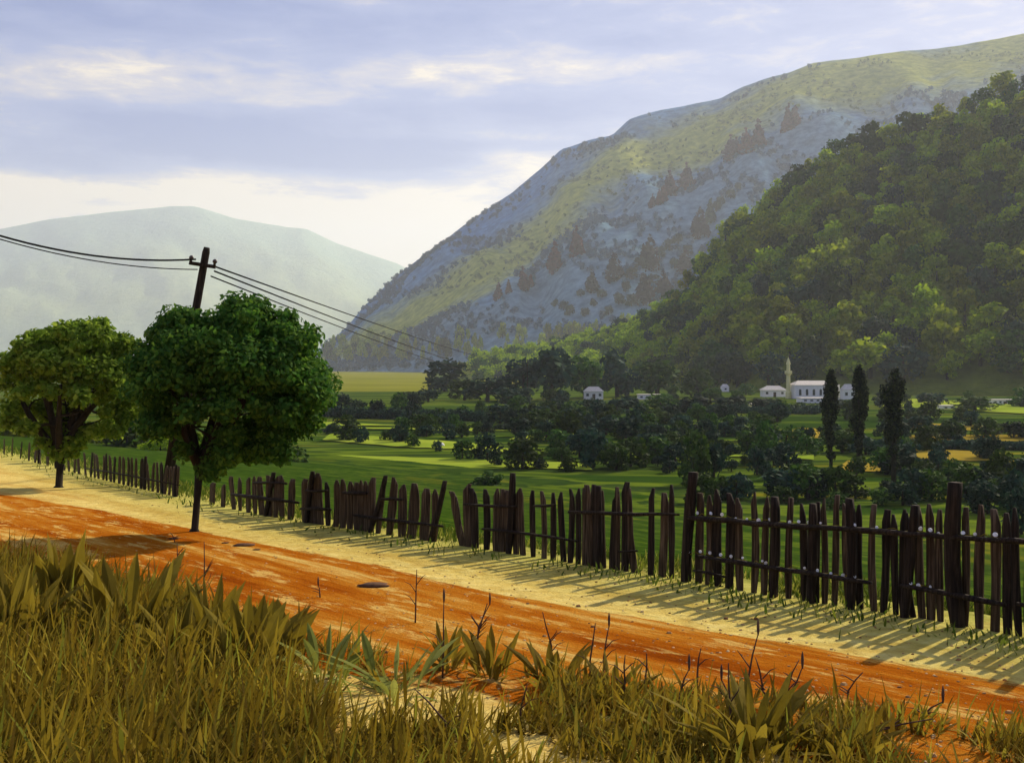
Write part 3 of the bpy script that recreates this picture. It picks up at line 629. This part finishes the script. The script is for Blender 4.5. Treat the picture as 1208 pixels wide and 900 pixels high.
# ------------------------------------------------------------------ roadside trees
def limb(mb, p0, p1, r0, r1, bend, r, seg=5):
    p0, p1 = Vector(p0), Vector(p1); pts, rads = [], []; off = Vector(r.normal(0, bend, 3))
    for i in range(seg + 1):
        t = i / seg; pts.append(p0.lerp(p1, t) + off * math.sin(math.pi * t)); rads.append(r0 + (r1 - r0) * t)
    mb.tube(pts, rads, 7); return pts
def roadside_tree(px, base, lx, rx, top, bot, leafm, label, seed, nleaf, lsize, n_cl, open_front, lean):
    r = np.random.default_rng(seed); X, Y, Z = bench(px, base); k = Y / F
    root = empty('roadside_tree', (X, Y, Z)); tag(root, label, 'tree')
    cx, rxw = ((lx + rx) / 2 - px) * k, (rx - lx) / 2 * k * 1.03; cz, rz = (base - (top + bot) / 2) * k, (bot - top) / 2 * k
    fork = (lean * k, 0, (base - bot) * k + .12 * rz)
    t = MB(); t.tube([(0, 0, -.25), (0, 0, 0), (.01, 0, .05), (lean * k * .5, .02, fork[2] * .5), fork], [.11 * k * 70, 6.4 * k, 4.3 * k, 4.0 * k, 5.0 * k], 9)
    for q in range(9):
        a = q / 9 * 6.28 + r.uniform(-.3, .3); e = r.uniform(.35, 1.05)
        end = (cx * .8 + rxw * .78 * math.cos(a) * math.cos(e), rxw * .7 * math.sin(a) * math.cos(e), cz + rz * (.1 + .6 * (e - .5)))
        pts = limb(t, fork, end, 5.6 * k, 1.8 * k, .05 * rxw, r)
        for s in range(3):
            i = 2 + s; d = Vector(r.normal(0, 1, 3)); d.z = abs(d.z) * .6; d.normalize()
            limb(t, pts[i], pts[i] + d * rxw * r.uniform(.25, .45), 1.8 * k, .5 * k, .03 * rxw, r, 4)
    t.build('trunk', M['bark'], root, True)
    C, Rr = [], []
    while len(C) < n_cl:
        d = r.normal(0, 1, 3); d /= np.linalg.norm(d); q = r.uniform(.25, 1) ** .4 * .9
        x, y, z = d * q
        if open_front and y < .05 and (x + .05) ** 2 / .30 + (z + .42) ** 2 / .16 < 1 and r.uniform() < .80: continue   # the sparse side that shows the limbs
        if z < -.85 and r.uniform() < .3: continue
        zz = cz + z * rz; fx = 1.0 if z > -.3 else 1 - .2 * (-z - .3)
        C.append((cx + x * rxw * fx, y * rxw * .95, zz)); Rr.append(np.array([1, 1, .8]) * rxw * r.uniform(.10, .19))
    for g in range(26):
        a = g * 2.4; e = .05 + 1.35 * ((g * .618) % 1); q = r.uniform(.55, .68)
        C.append((cx + rxw * q * math.cos(a) * math.cos(e), rxw * q * math.sin(a) * math.cos(e), cz + rz * (q * math.sin(e) + .06))); Rr.append(np.array([1, 1, .85]) * rxw * r.uniform(.24, .30))
    V, Fc = leaf_cloud(C, Rr, nleaf, lsize, r, shell=.1, up=.5)
    obj('crown', mesh_from('crown', V, Fc, [leafm]), root)
    return root
roadside_tree(229, 627, 148, 396, 344, 566, M['leaf_big'], 'larger deep green round tree on a thin trunk by the dirt track', 5, 76000, .044, 230, True, 6)
roadside_tree(69, 575, -2, 184, 366, 548, M['leaf_left'], 'smaller yellow green round tree left of the larger roadside tree', 14, 46000, .068, 130, True, 2)

# ------------------------------------------------------------------ utility poles and wires
def pole(loc, h, lean, rz, label):
    root = empty('utility_pole', loc, rz); tag(root, label, 'utility pole', 'poles of the power line')
    top = Vector((lean, 0, h)); T = lambda t: Vector((lean * t, 0, h * t))
    MB().tube([(0, 0, -.4), T(.5), T(.98), T(1)], [.15, .12, .105, .08], 10).build('shaft', M['wood_dark'], root, True)
    for f, hl in ((.925, .36),):
        c = T(f); ca = MB(); ca.box(-hl, hl, -.17, -.09, -.05, .05); o = ca.build('crossarm', M['wood_dark'], root, loc=c); o.rotation_euler = (0, R(9), 0)
        for sx in (-1, 1):
            i_ = MB().lathe([(.035, .05), (.035, .10), (.06, .11), (.065, .16), (.04, .2), (.015, .21)], 9, (sx * hl * .9, -.13, 0)).build('insulator', M['insulator'], o, True)
    return root
pY = 30.0; pb = ((194 - CX) / F * pY, pY); pbz = float(gz(pb[0], pb[1])); ptop = ZC + (HZ - 292) / F * pY
pole((pb[0], pb[1], pbz), ptop - pbz, 1.16, 0, 'leaning dark wooden utility pole rising behind the larger roadside tree')
q = xz(-260, 156, 25); gzq = float(gz(q[0], q[1])); pole((q[0], q[1], gzq), q[2] - gzq + .3, .1, R(10), 'wooden utility pole at the left beyond the smaller roadside tree')
q2 = plain(622, 473); pole((q2[0], q2[1], PLAIN), 13.8, .1, R(70), 'far wooden utility pole hidden among the dark valley trees')
def wire(A, B, sag, rad, label):
    A, B = Vector(A), Vector(B); pts = [A.lerp(B, t) - Vector((0, 0, sag * 4 * t * (1 - t))) for t in np.linspace(0, 1, 30)]
    o = MB().tube(pts, rad, 6).build('power_line', M['wire'], None, True); tag(o, label, 'wire')
wire(xz(231, 306, 29.9), xz(-262, 160, 25), .86, .028, 'upper and thicker power line from the leaning pole to the left edge')
wire(xz(233, 318, 29.9), xz(-262, 172, 25), .70, .016, 'lower thin power line from the leaning pole to the left edge')
ex, ey, ez = q2
wire(xz(252, 314, 29.9), (ex + .5, ey, PLAIN + 13.4), 1.6, .024, 'uppermost power line sloping down right from the leaning pole')
wire(xz(253, 320, 30.1), (ex - .1, ey, PLAIN + 12.2), 2.6, .024, 'middle power line sloping down right from the leaning pole')
wire(xz(249, 326, 29.9), (ex - .5, ey, PLAIN + 11.2), 2.9, .020, 'lowest power line sloping down right across the tree top')

# ------------------------------------------------------------------ fence
FX = np.array([p[0] for p in FBASE], float); FY = np.array([p[1] for p in FBASE], float)
def fpos(px, off=0.0):
    py = float(np.interp(px, FX, FY)); x, y, z = bench(px, py)
    d = np.hypot(x, y); return Vector((x * (1 + off / d), y * (1 + off / d), z))
def fence_dir(px):
    d = fpos(px + 4) - fpos(px - 4); return math.atan2(d.y, d.x)
def up_at(px, py, off=0.0):
    """the point above the fence line seen at that height"""
    p = fpos(px, off); p.z = ZC - (py - HZ) / F * p.y; return p
def stake(px0, top_px, top_py, width_px, thick, r, pointed=True, extra=0.0, off=0.0):
    """one split-wood picket: irregular flat section, pointed, a little bent"""
    p0 = fpos(px0, off); p1 = up_at(top_px, top_py, off); k = p0.y / F
    th = fence_dir(px0); tdir = Vector((math.cos(th), math.sin(th), 0)); ndir = Vector((-math.sin(th), math.cos(th), 0))
    d = p1 - p0; ry = Vector((p0.x, p0.y)).normalized(); w0 = width_px * k / max(.5, abs(ry.x * tdir.y - ry.y * tdir.x)) * .5; V, Fc = [], []; n_ = 8; bow = r.normal(0, .018)
    ts = [-.12 - extra, .0, .2, .45, .7, .88, 1.0]; ws = [.75, .85, 1.0, 1.0, 1.0, .9, r.uniform(.15, .75) if pointed else .8]; tip = r.normal(0, .35) * w0 if pointed else 0
    for t, ww in zip(ts, ws):
        c = p0 + d * t + tdir * (bow * math.sin(math.pi * max(t, 0)) + (tip if t == 1.0 else 0)); a = w0 * ww * r.uniform(.86, 1.14); b = thick * r.uniform(.85, 1.15) * (.6 + .4 * ww)
        for j in range(n_):
            g = 2 * math.pi * (j + .5) / n_; cs, sn = math.cos(g), math.sin(g)
            V.append(c + tdir * a * math.copysign(abs(cs) ** .6, cs) + ndir * b * math.copysign(abs(sn) ** .6, sn))
    for i in range(len(ts) - 1):
        for j in range(n_): j2 = (j + 1) % n_; Fc.append((i * n_ + j, i * n_ + j2, (i + 1) * n_ + j2, (i + 1) * n_ + j))
    Fc.append(tuple(range(n_ - 1, -1, -1))); Fc.append(tuple((len(ts) - 1) * n_ + j for j in range(n_)))
    return V, Fc
def fence(label, px_a, px_b, pickets, posts, rails):
    o = fpos((px_a + px_b) / 2); root = empty('picket_fence', o); tag(root, label, 'fence', 'runs of the picket fence along the track')
    r = np.random.default_rng(int(px_a) + 1000)
    loc = lambda V: [Vector(v) - o for v in V]
    for a in pickets:
        V, Fc = stake(*a, r); obj('picket', mesh_from('picket', loc(V), Fc, [M['wood_brown'] if r.uniform() < (.85 if px_a < 500 else .45) else M['wood_dark']], True), root)
    for px0, tpx, tpy, wp in posts:
        p = fpos(px0); V, Fc = stake(px0, tpx, tpy, wp, wp * p.y / F * .5, r, False, .12, -.10)
        obj('post', mesh_from('post', loc(V), Fc, [M['wood_dark']], True), root)
    for x0, y0, x1, y1, rad in rails:
        pts = []; nseg = max(2, int((x1 - x0) / 25)); rr = []
        for i in range(nseg + 1):
            t = i / nseg; p = up_at(x0 + (x1 - x0) * t, y0 + (y1 - y0) * t + r.normal(0, .5), -.075 - .0001 * y0); pts.append(p - o); rr.append(rad * p.y / F * r.uniform(.85, 1.15) * (.7 if i in (0, nseg) else 1))
        MB().tube(pts, rr, 7, squash=.8).build('rail', M['wood_dark'], root, True)
    return root
TOPX = [0, 60, 110, 160, 210, 250, 300, 350, 400, 450, 500, 540, 600, 660, 700, 760, 800, 860, 900, 990, 1040, 1090, 1140, 1208]
TOPY = [517, 527, 534, 541, 552, 566, 561, 561, 565, 570, 575, 578, 577, 576, 573, 575, 578, 586, 585, 588, 597, 602, 596, 606]
def top_of(px): return float(np.interp(px, TOPX, TOPY))
rp = np.random.default_rng(77)
def row(a, b, step, wlo, whi):
    out, px = [], a
    while px < b:
        out.append((px, px + rp.normal(0, 1.5 + step * .08), top_of(px) + rp.normal(0, step * .28 + .5), rp.uniform(wlo, whi) * .82, .018)); px += step * rp.uniform(.7, 1.35)
    return out
left = [(5, 5, 517, 6, .02), (14, 15, 516, 5, .02), (24, 26, 521, 5, .02)] + row(34, 70, 8, 9, 13) + row(76, 98, 7, 8, 11) + row(101, 213, 4.6, 5.5, 9)
fence('most distant run of brown picket fence, behind the two trunks', 0, 215, left, [(46, 46, 518, 3.5), (66, 67, 526, 3.5), (171, 172, 538, 3), (206, 208, 548, 3)], [(101, 552, 212, 572, 1.3)])
mid = [(250, 251, 569, 10, .02), (263, 264, 571, 8, .02)] + row(276, 350, 7.2, 7, 10.5) + row(360, 434, 7.0, 7, 10.5) + [(437, 439, 563, 8, .02), (446, 453, 570, 6, .02), (459, 466, 563, 9, .02), (474, 475, 571, 9, .02), (485, 489, 570, 11, .02), (500, 503, 576, 11, .02), (511, 513, 577, 8, .02)]
fence('middle run of picket fence with crooked leaning posts right of the larger tree', 245, 520, mid,
      [(313, 323, 557, 4), (361, 369, 556, 4.5), (436, 455, 561, 4.5), (507, 525, 567, 4.5)],
      [(299, 569, 338, 570, 2.2), (273, 584, 352, 593, 3.0), (361, 579, 386, 579, 2.2), (355, 599, 390, 601, 2.6), (405, 581, 432, 583, 3), (449, 588, 474, 589, 2.4), (418, 608, 522, 621, 2.6)])
right = [(546, 535, 580, 8, .02), (553, 550, 570, 9, .02), (561, 558, 576, 9, .02), (574, 573, 577, 8, .02), (585, 586, 576, 8, .02), (592, 594, 577, 8, .02), (600, 599, 578, 7, .02)] + row(609, 680, 10, 6, 8.5) + row(682, 735, 9, 7, 10) + row(737, 815, 15, 7, 11) + row(824, 1062, 13.2, 7.5, 12.5) + row(1066, 1122, 12.5, 8, 12) + row(1138, 1290, 14.5, 8, 13)
fence('nearest run of picket fence, dark with long rails, reaching the right edge', 535, 1290, right,
      [(600, 605, 558, 6), (706, 706, 573, 6.5), (808, 818, 557, 9), (911, 914, 586, 9), (956, 959, 594, 9), (1003, 1002, 588, 9), (1067, 1080, 596, 10), (1130, 1127, 569, 15), (1262, 1262, 590, 13)],
      [(547, 595, 609, 598, 2.4), (630, 597, 655, 595, 2.2), (569, 624, 682, 638, 2.4), (671, 604, 801, 607, 2.6), (730, 650, 752, 650, 2.0), (812, 611, 1300, 646, 4.2), (822, 656, 1028, 688, 3.8), (818, 672, 856, 680, 2.2), (1062, 690, 1186, 713, 4.4), (1200, 712, 1310, 732, 4.4)])

# added vines: thin stems whose white blossoms stand for sparkle on the rails
def sparkle_vine(label, xs_, y_of, seed):
    r = np.random.default_rng(seed); o = up_at(xs_[0], y_of(xs_[0]), -.1); root = empty('sparkle_vine', o); tag(root, label, 'vine', 'added vines for the sparkle on the fence rails')
    P = [up_at(x, y_of(x) - 3.5 + r.normal(0, 1.2), -.10) - o for x in np.linspace(xs_[0], xs_[-1], 60)]
    MB().tube(P, .004, 5).build('stem', M['weed'], root, True)
    for x in xs_:
        c = up_at(x, y_of(x) - 5 + r.normal(0, 1.0), -.115) - o; s = r.uniform(.011, .021)
        b = MB(); b.lathe([(s * .12, -s * .9), (s * .3, -s * .2), (s * .7, s * .3), (s * 1.05, s * .55), (s * .5, s * .5), (s * .1, s * .1)], 10)
        f = b.build('sparkle_blossom', M['sparkle_petal'], root, True, c); f.rotation_euler = (R(r.uniform(50, 100)), 0, R(r.uniform(-30, 30)))
sparkle_vine('thin added vine whose white blossoms stand for sparkle along the long upper fence rail', [822, 838, 852, 868, 881, 895, 908, 931, 942, 953, 968, 1008, 1034, 1074, 1085, 1097, 1107, 1123, 1136, 1150, 1174], lambda x: np.interp(x, [812, 1300], [611, 646]), 3)
sparkle_vine('thin added vine whose white blossoms stand for sparkle along the lower rail before the middle posts', [806, 812, 826, 837, 850, 862, 876, 899, 903, 949, 964, 980, 994, 1008], lambda x: np.interp(x, [822, 1028], [656, 688]), 4)
sparkle_vine('short added vine whose white blossoms stand for sparkle on the lowest rail at the right', [1074, 1083, 1097], lambda x: np.interp(x, [1062, 1186], [690, 713]), 5)

# ------------------------------------------------------------------ foreground: stones, weeds, stalks, grass
for px, py, wp, lab in ((288, 644, 26, 'flat dark brown stone on the track right of the larger trunk'), (266, 641, 10, 'small dark stone nearest the larger trunk'), (303, 649, 10, 'small dark stone just below the flat stone'),
                        (442, 692, 40, 'long low brown clod of earth in the middle of the track'), (205, 636, 12, 'small brown stone at the left foot of the larger trunk')):
    x, y, z = bench(px, py); a = wp / 2 / F * y; bl = MB(); bl.lathe([(a * q, a * .20 * t) for q, t in ((.8, -.4), (1, .1), (.86, .55), (.5, .9), (.08, 1))], 11)
    rr = np.random.default_rng(px); bl.V = [(v[0] * rr.uniform(.65, 1.2), v[1] * rr.uniform(.5, .7), v[2]) for v in bl.V]
    o = bl.build('stone', M['stone'], None, True); o.location = (x, y, z + .01); o.rotation_euler = (0, 0, rr.uniform(-.3, .3)); tag(o, lab, 'stone')

pv_, pf_ = [], []
for _ in range(2000):
    px = rng.uniform(-60, 1260); f_ = float(np.interp(px, FX, FY)); py = f_ + rng.uniform(4, 190) ** 1.0
    if py > 900: continue
    x, y, z = bench(px, py); a = rng.uniform(.005, .015) * (1.8 if rng.uniform() < .04 else 1); b0 = len(pv_)
    for zz, q in ((-.3, .8), (.25, 1.0), (.7, .55)):
        for k in range(6):
            g = k * 1.047 + zz; pv_.append((x + a * q * math.cos(g) * rng.uniform(.75, 1.25), y + a * q * math.sin(g) * rng.uniform(.75, 1.25), z + a * zz))
    for i in range(2):
        for k in range(6): k2 = (k + 1) % 6; pf_.append((b0 + i * 6 + k, b0 + i * 6 + k2, b0 + i * 6 + 6 + k2, b0 + i * 6 + 6 + k))
    pf_.append((b0 + 12, b0 + 13, b0 + 14, b0 + 15)); pf_.append((b0 + 12, b0 + 15, b0 + 16, b0 + 17))
mg, n, l, b_ = new_mat('mixed_gravel', .9, .15); g_ = n.new('ShaderNodeNewGeometry')
l.new(rampn(n, l, g_.outputs['Random Per Island'], [(0, (.14, .06, .02)), (.5, (.36, .20, .07)), (1, (.60, .46, .22))]), b_.inputs['Base Color'])
tag(obj('gravel', mesh_from('gravel', pv_, pf_, [mg])), kind='stuff')

def blade(V, Fc, base, ang, h, lean, wd, r, seg=5, belly=.45):
    """one broad curved leaf blade"""
    b0 = len(V); dx, dy = math.cos(ang), math.sin(ang); wa = ang + math.pi / 2 + r.normal(0, .5); wx, wy = math.cos(wa), math.sin(wa)
    fold = seg > 5; m_ = 3 if fold else 2
    for i in range(seg + 1):
        t = i / seg; q = lean * t ** 1.7; c = (base[0] + dx * q, base[1] + dy * q, base[2] - .02 + h * (t - .22 * (lean / max(h, .01)) * t * t))
        ww = wd * (math.sin(math.pi * min(1, (t * (1 - .06) + .06)) ** (belly * 1.6)) if i < seg else .0) * .5
        if fold: ww *= r.uniform(.82, 1.12)
        V.append((c[0] - wx * ww, c[1] - wy * ww, c[2]))
        if fold: V.append((c[0] - wy * ww * .45, c[1] + wx * ww * .45, c[2] - .12 * ww))
        V.append((c[0] + wx * ww, c[1] + wy * ww, c[2] + .1 * ww))
    for i in range(seg):
        for e in range(m_ - 1): Fc.append((b0 + m_ * i + e, b0 + m_ * i + e + 1, b0 + m_ * (i + 1) + e + 1, b0 + m_ * (i + 1) + e))
def weed(px, py, hp, spread, nb_, wp, mat, label, seed, fan=None):
    r = np.random.default_rng(seed); x, y, z = bench(px, py); k = y / F; V, Fc = [], []
    for i in range(int(nb_ * 1.7)):
        a = r.uniform(0, 6.28); h = hp * k * r.uniform(.35, 1.0); q = r.uniform(0, .6) * spread * k
        if fan is not None and i < 6: a = fan[i % len(fan)]; h = hp * k * r.uniform(.85, 1.05)
        blade(V, Fc, (q * math.cos(a), q * math.sin(a), 0), a, h, spread * k * r.uniform(.2, 1.25), wp * k * r.uniform(.3, .72), r, 7, .9)
    o = obj('weed_clump', mesh_from('weed_clump', V, Fc, [mat])); o.location = (x, y, z); tag(o, label, 'weed', 'broad leaved weeds in the foreground'); return o
W_ = M['weed']
for i, (px, py, hp, spr, nb_, wp, mat, lab) in enumerate([
    (15, 775, 120, 60, 22, 34, W_, 'broad leaved olive weed at the left edge of the foreground'),
    (72, 740, 120, 26, 14, 34, W_, 'tallest upright olive weed, spiking into the tree shadow'),
    (150, 770, 126, 70, 24, 32, W_, 'spreading olive weed with slanting blades right of the tallest spike'),
    (205, 790, 90, 60, 20, 32, W_, 'leafy olive weed below the larger trunk, rounded'),
    (250, 770, 100, 40, 12, 24, W_, 'slim olive weed with one long slanting blade'),
    (290, 800, 100, 46, 14, 32, W_, 'olive weed with short blades left of the notched clump'),
    (318, 785, 85, 44, 16, 38, W_, 'notched olive weed clump with two broad rounded lobes'),
    (385, 800, 70, 60, 12, 24, M['weed_green'], 'fresh pale green weed leaning over the sand'),
    (465, 820, 70, 90, 12, 20, M['weed_green'], 'pale green blades lying low right of the first green weed'),
    (525, 790, 60, 36, 10, 18, W_, 'small dark weed at the track edge in the middle'),
    (580, 800, 66, 40, 12, 18, W_, 'small olive weed with upright blades beside the pale sand gap'),
    (650, 810, 64, 44, 12, 18, W_, 'olive weed by the track under the tall thin stalks'),
    (720, 826, 60, 60, 14, 16, W_, 'olive weed with narrow splayed blades near the middle right'),
    (890, 890, 100, 80, 26, 24, W_, 'dark bushy weed at the lower right under the stalks'),
    (1000, 895, 60, 60, 16, 20, W_, 'low olive weed at the lower right edge of the track'),
    (820, 880, 56, 70, 18, 20, W_, 'low spreading olive weed left of the dark bushy one')]):
    weed(px, py, hp, spr, nb_, wp, mat, lab, 100 + i, fan=[.3, 2.8, .8, 2.2, 1.6, 4.4])

STALKS = [(240, 735, 242, 640), (522, 800, 524, 710), (490, 735, 492, 672), (560, 790, 575, 712), (563, 760, 578, 712), (650, 790, 640, 722), (697, 812, 702, 735), (712, 800, 718, 738), (735, 828, 737, 772), (765, 830, 762, 770), (800, 840, 812, 788), (822, 812, 826, 764),
          (862, 878, 858, 782), (880, 850, 893, 748), (905, 838, 890, 775), (925, 842, 941, 778), (935, 850, 945, 786), (1000, 832, 1016, 792), (1010, 880, 1098, 846), (1080, 862, 1110, 826), (530, 880, 490, 812), (614, 860, 622, 806), (862, 838, 850, 800), (208, 690, 210, 640), (207, 640, 201, 628), (378, 705, 376, 690)]
for i, (x0, y0, x1, y1) in enumerate(STALKS):
    x, y, z = bench(x0, y0); k = y / F; r = np.random.default_rng(300 + i); mb = MB(); H = (y0 - y1) * k * 1.02; dx = (x1 - x0) * k
    mb.tube([(0, 0, -.03), (dx * .2 + r.normal(0, .01), .02, H * .4), (dx * .6, .0, H * .75), (dx, -.03, H)], [.008, .0065, .005, .003], 5)
    for q in range(r.integers(1, 4)):
        t = r.uniform(.25, .7); s = r.choice([-1, 1]); mb.tube([(dx * t * t, 0, H * t), (dx * t * t + s * .05, .02, H * (t + .14)), (dx * t * t + s * r.uniform(.05, .11), .0, H * (t + .2))], [.0045, .0035, .001], 5)
    if i % 3 == 1: mb.lathe([(.003, 0), (.007, .02), (.009, .05), (.007, .075), (.002, .10)], 7, (dx, -.03, H - .01))
    o = mb.build('dry_stalk', M['stalk'], None, True); o.location = (x, y, z)
    tag(o, 'thin dry brown stalk standing in the foreground grass beside the orange track', 'dry stalk', 'dry stalks in the foreground')

GX = [-400, 0, 100, 200, 300, 360, 450, 600, 700, 800, 1000, 1208, 1500]; GY = [668, 676, 694, 716, 756, 778, 790, 804, 815, 826, 846, 872, 915]
rg = np.random.default_rng(55); V, Fc = [], []; cells = {}
hash_ = np.random.default_rng(8).uniform(0, 1, (64, 64))
def vnoise(x, y):
    xi, yi = math.floor(x), math.floor(y); fx, fy = smooth(x - xi), smooth(y - yi); g = lambda i, j: hash_[i % 64, j % 64]
    return (g(xi, yi) * (1 - fx) + g(xi + 1, yi) * fx) * (1 - fy) + (g(xi, yi + 1) * (1 - fx) + g(xi + 1, yi + 1) * fx) * fy
cnt = 0
while cnt < 66000:
    y = rg.uniform(3.2, 13.5); x = rg.uniform(-8.5, 6.0); z = -.05 * (y - 9)
    px = CX + x / y * F; py = HZ + (ZC - z) / y * F
    if px < -350 or px > 1500: continue
    lim = float(np.interp(px, GX, GY)) + rg.normal(0, 7)
    if py < lim: continue
    den = vnoise(x * 2.2 + 9, y * 2.2) * .6 + vnoise(x * 6, y * 6 + 5) * .4
    gap = float(np.interp(px, [0, 250, 420, 800, 1208], [.10, .27, .43, .425, .42]))
    if den < gap: continue
    tall = float(np.interp(px, [0, 300, 500, 1208], [1.0, .85, .55, .5]))
    blade(V, Fc, (x, y, z), rg.normal(.6, 1.6), (rg.uniform(.10, .36) if rg.uniform() < .85 else rg.uniform(.3, .62)) * tall, rg.uniform(.04, .34) * tall, rg.uniform(.007, .026), rg, 4, .6); cnt += 1
tag(obj('grass', mesh_from('grass', np.array(V), np.array(Fc), [M['grass']])), kind='stuff')
# shorter grass along the foot of the fence and down the slope behind it
V, Fc = [], []; cnt = 0
while cnt < 26000:
    px = rg.uniform(-30, 1330); p = fpos(px); th = fence_dir(px); sd_ = .12 + abs(rg.normal(0, 1)) * 3.0 if rg.uniform() < .965 else rg.normal(-.3, .3)
    nx, ny = -math.sin(th), math.cos(th)
    if nx * p.x + ny * p.y < 0: nx, ny = -nx, -ny
    x, y = p.x + nx * sd_, p.y + ny * sd_
    if vnoise(x * 1.6, y * 1.6) < .38: continue
    z = float(gz(x, y)); sc_ = min(1.0, .55 + .45 * max(0, sd_)) * (1 + y / 60)
    blade(V, Fc, (x, y, z), rg.uniform(0, 6.28), rg.uniform(.05, .22) * sc_, rg.uniform(.03, .12) * sc_, rg.uniform(.008, .022) * (1 + y / 30), rg, 3, .6); cnt += 1
tag(obj('grass', mesh_from('grass', np.array(V), np.array(Fc), [M['grass_green']])), kind='stuff')
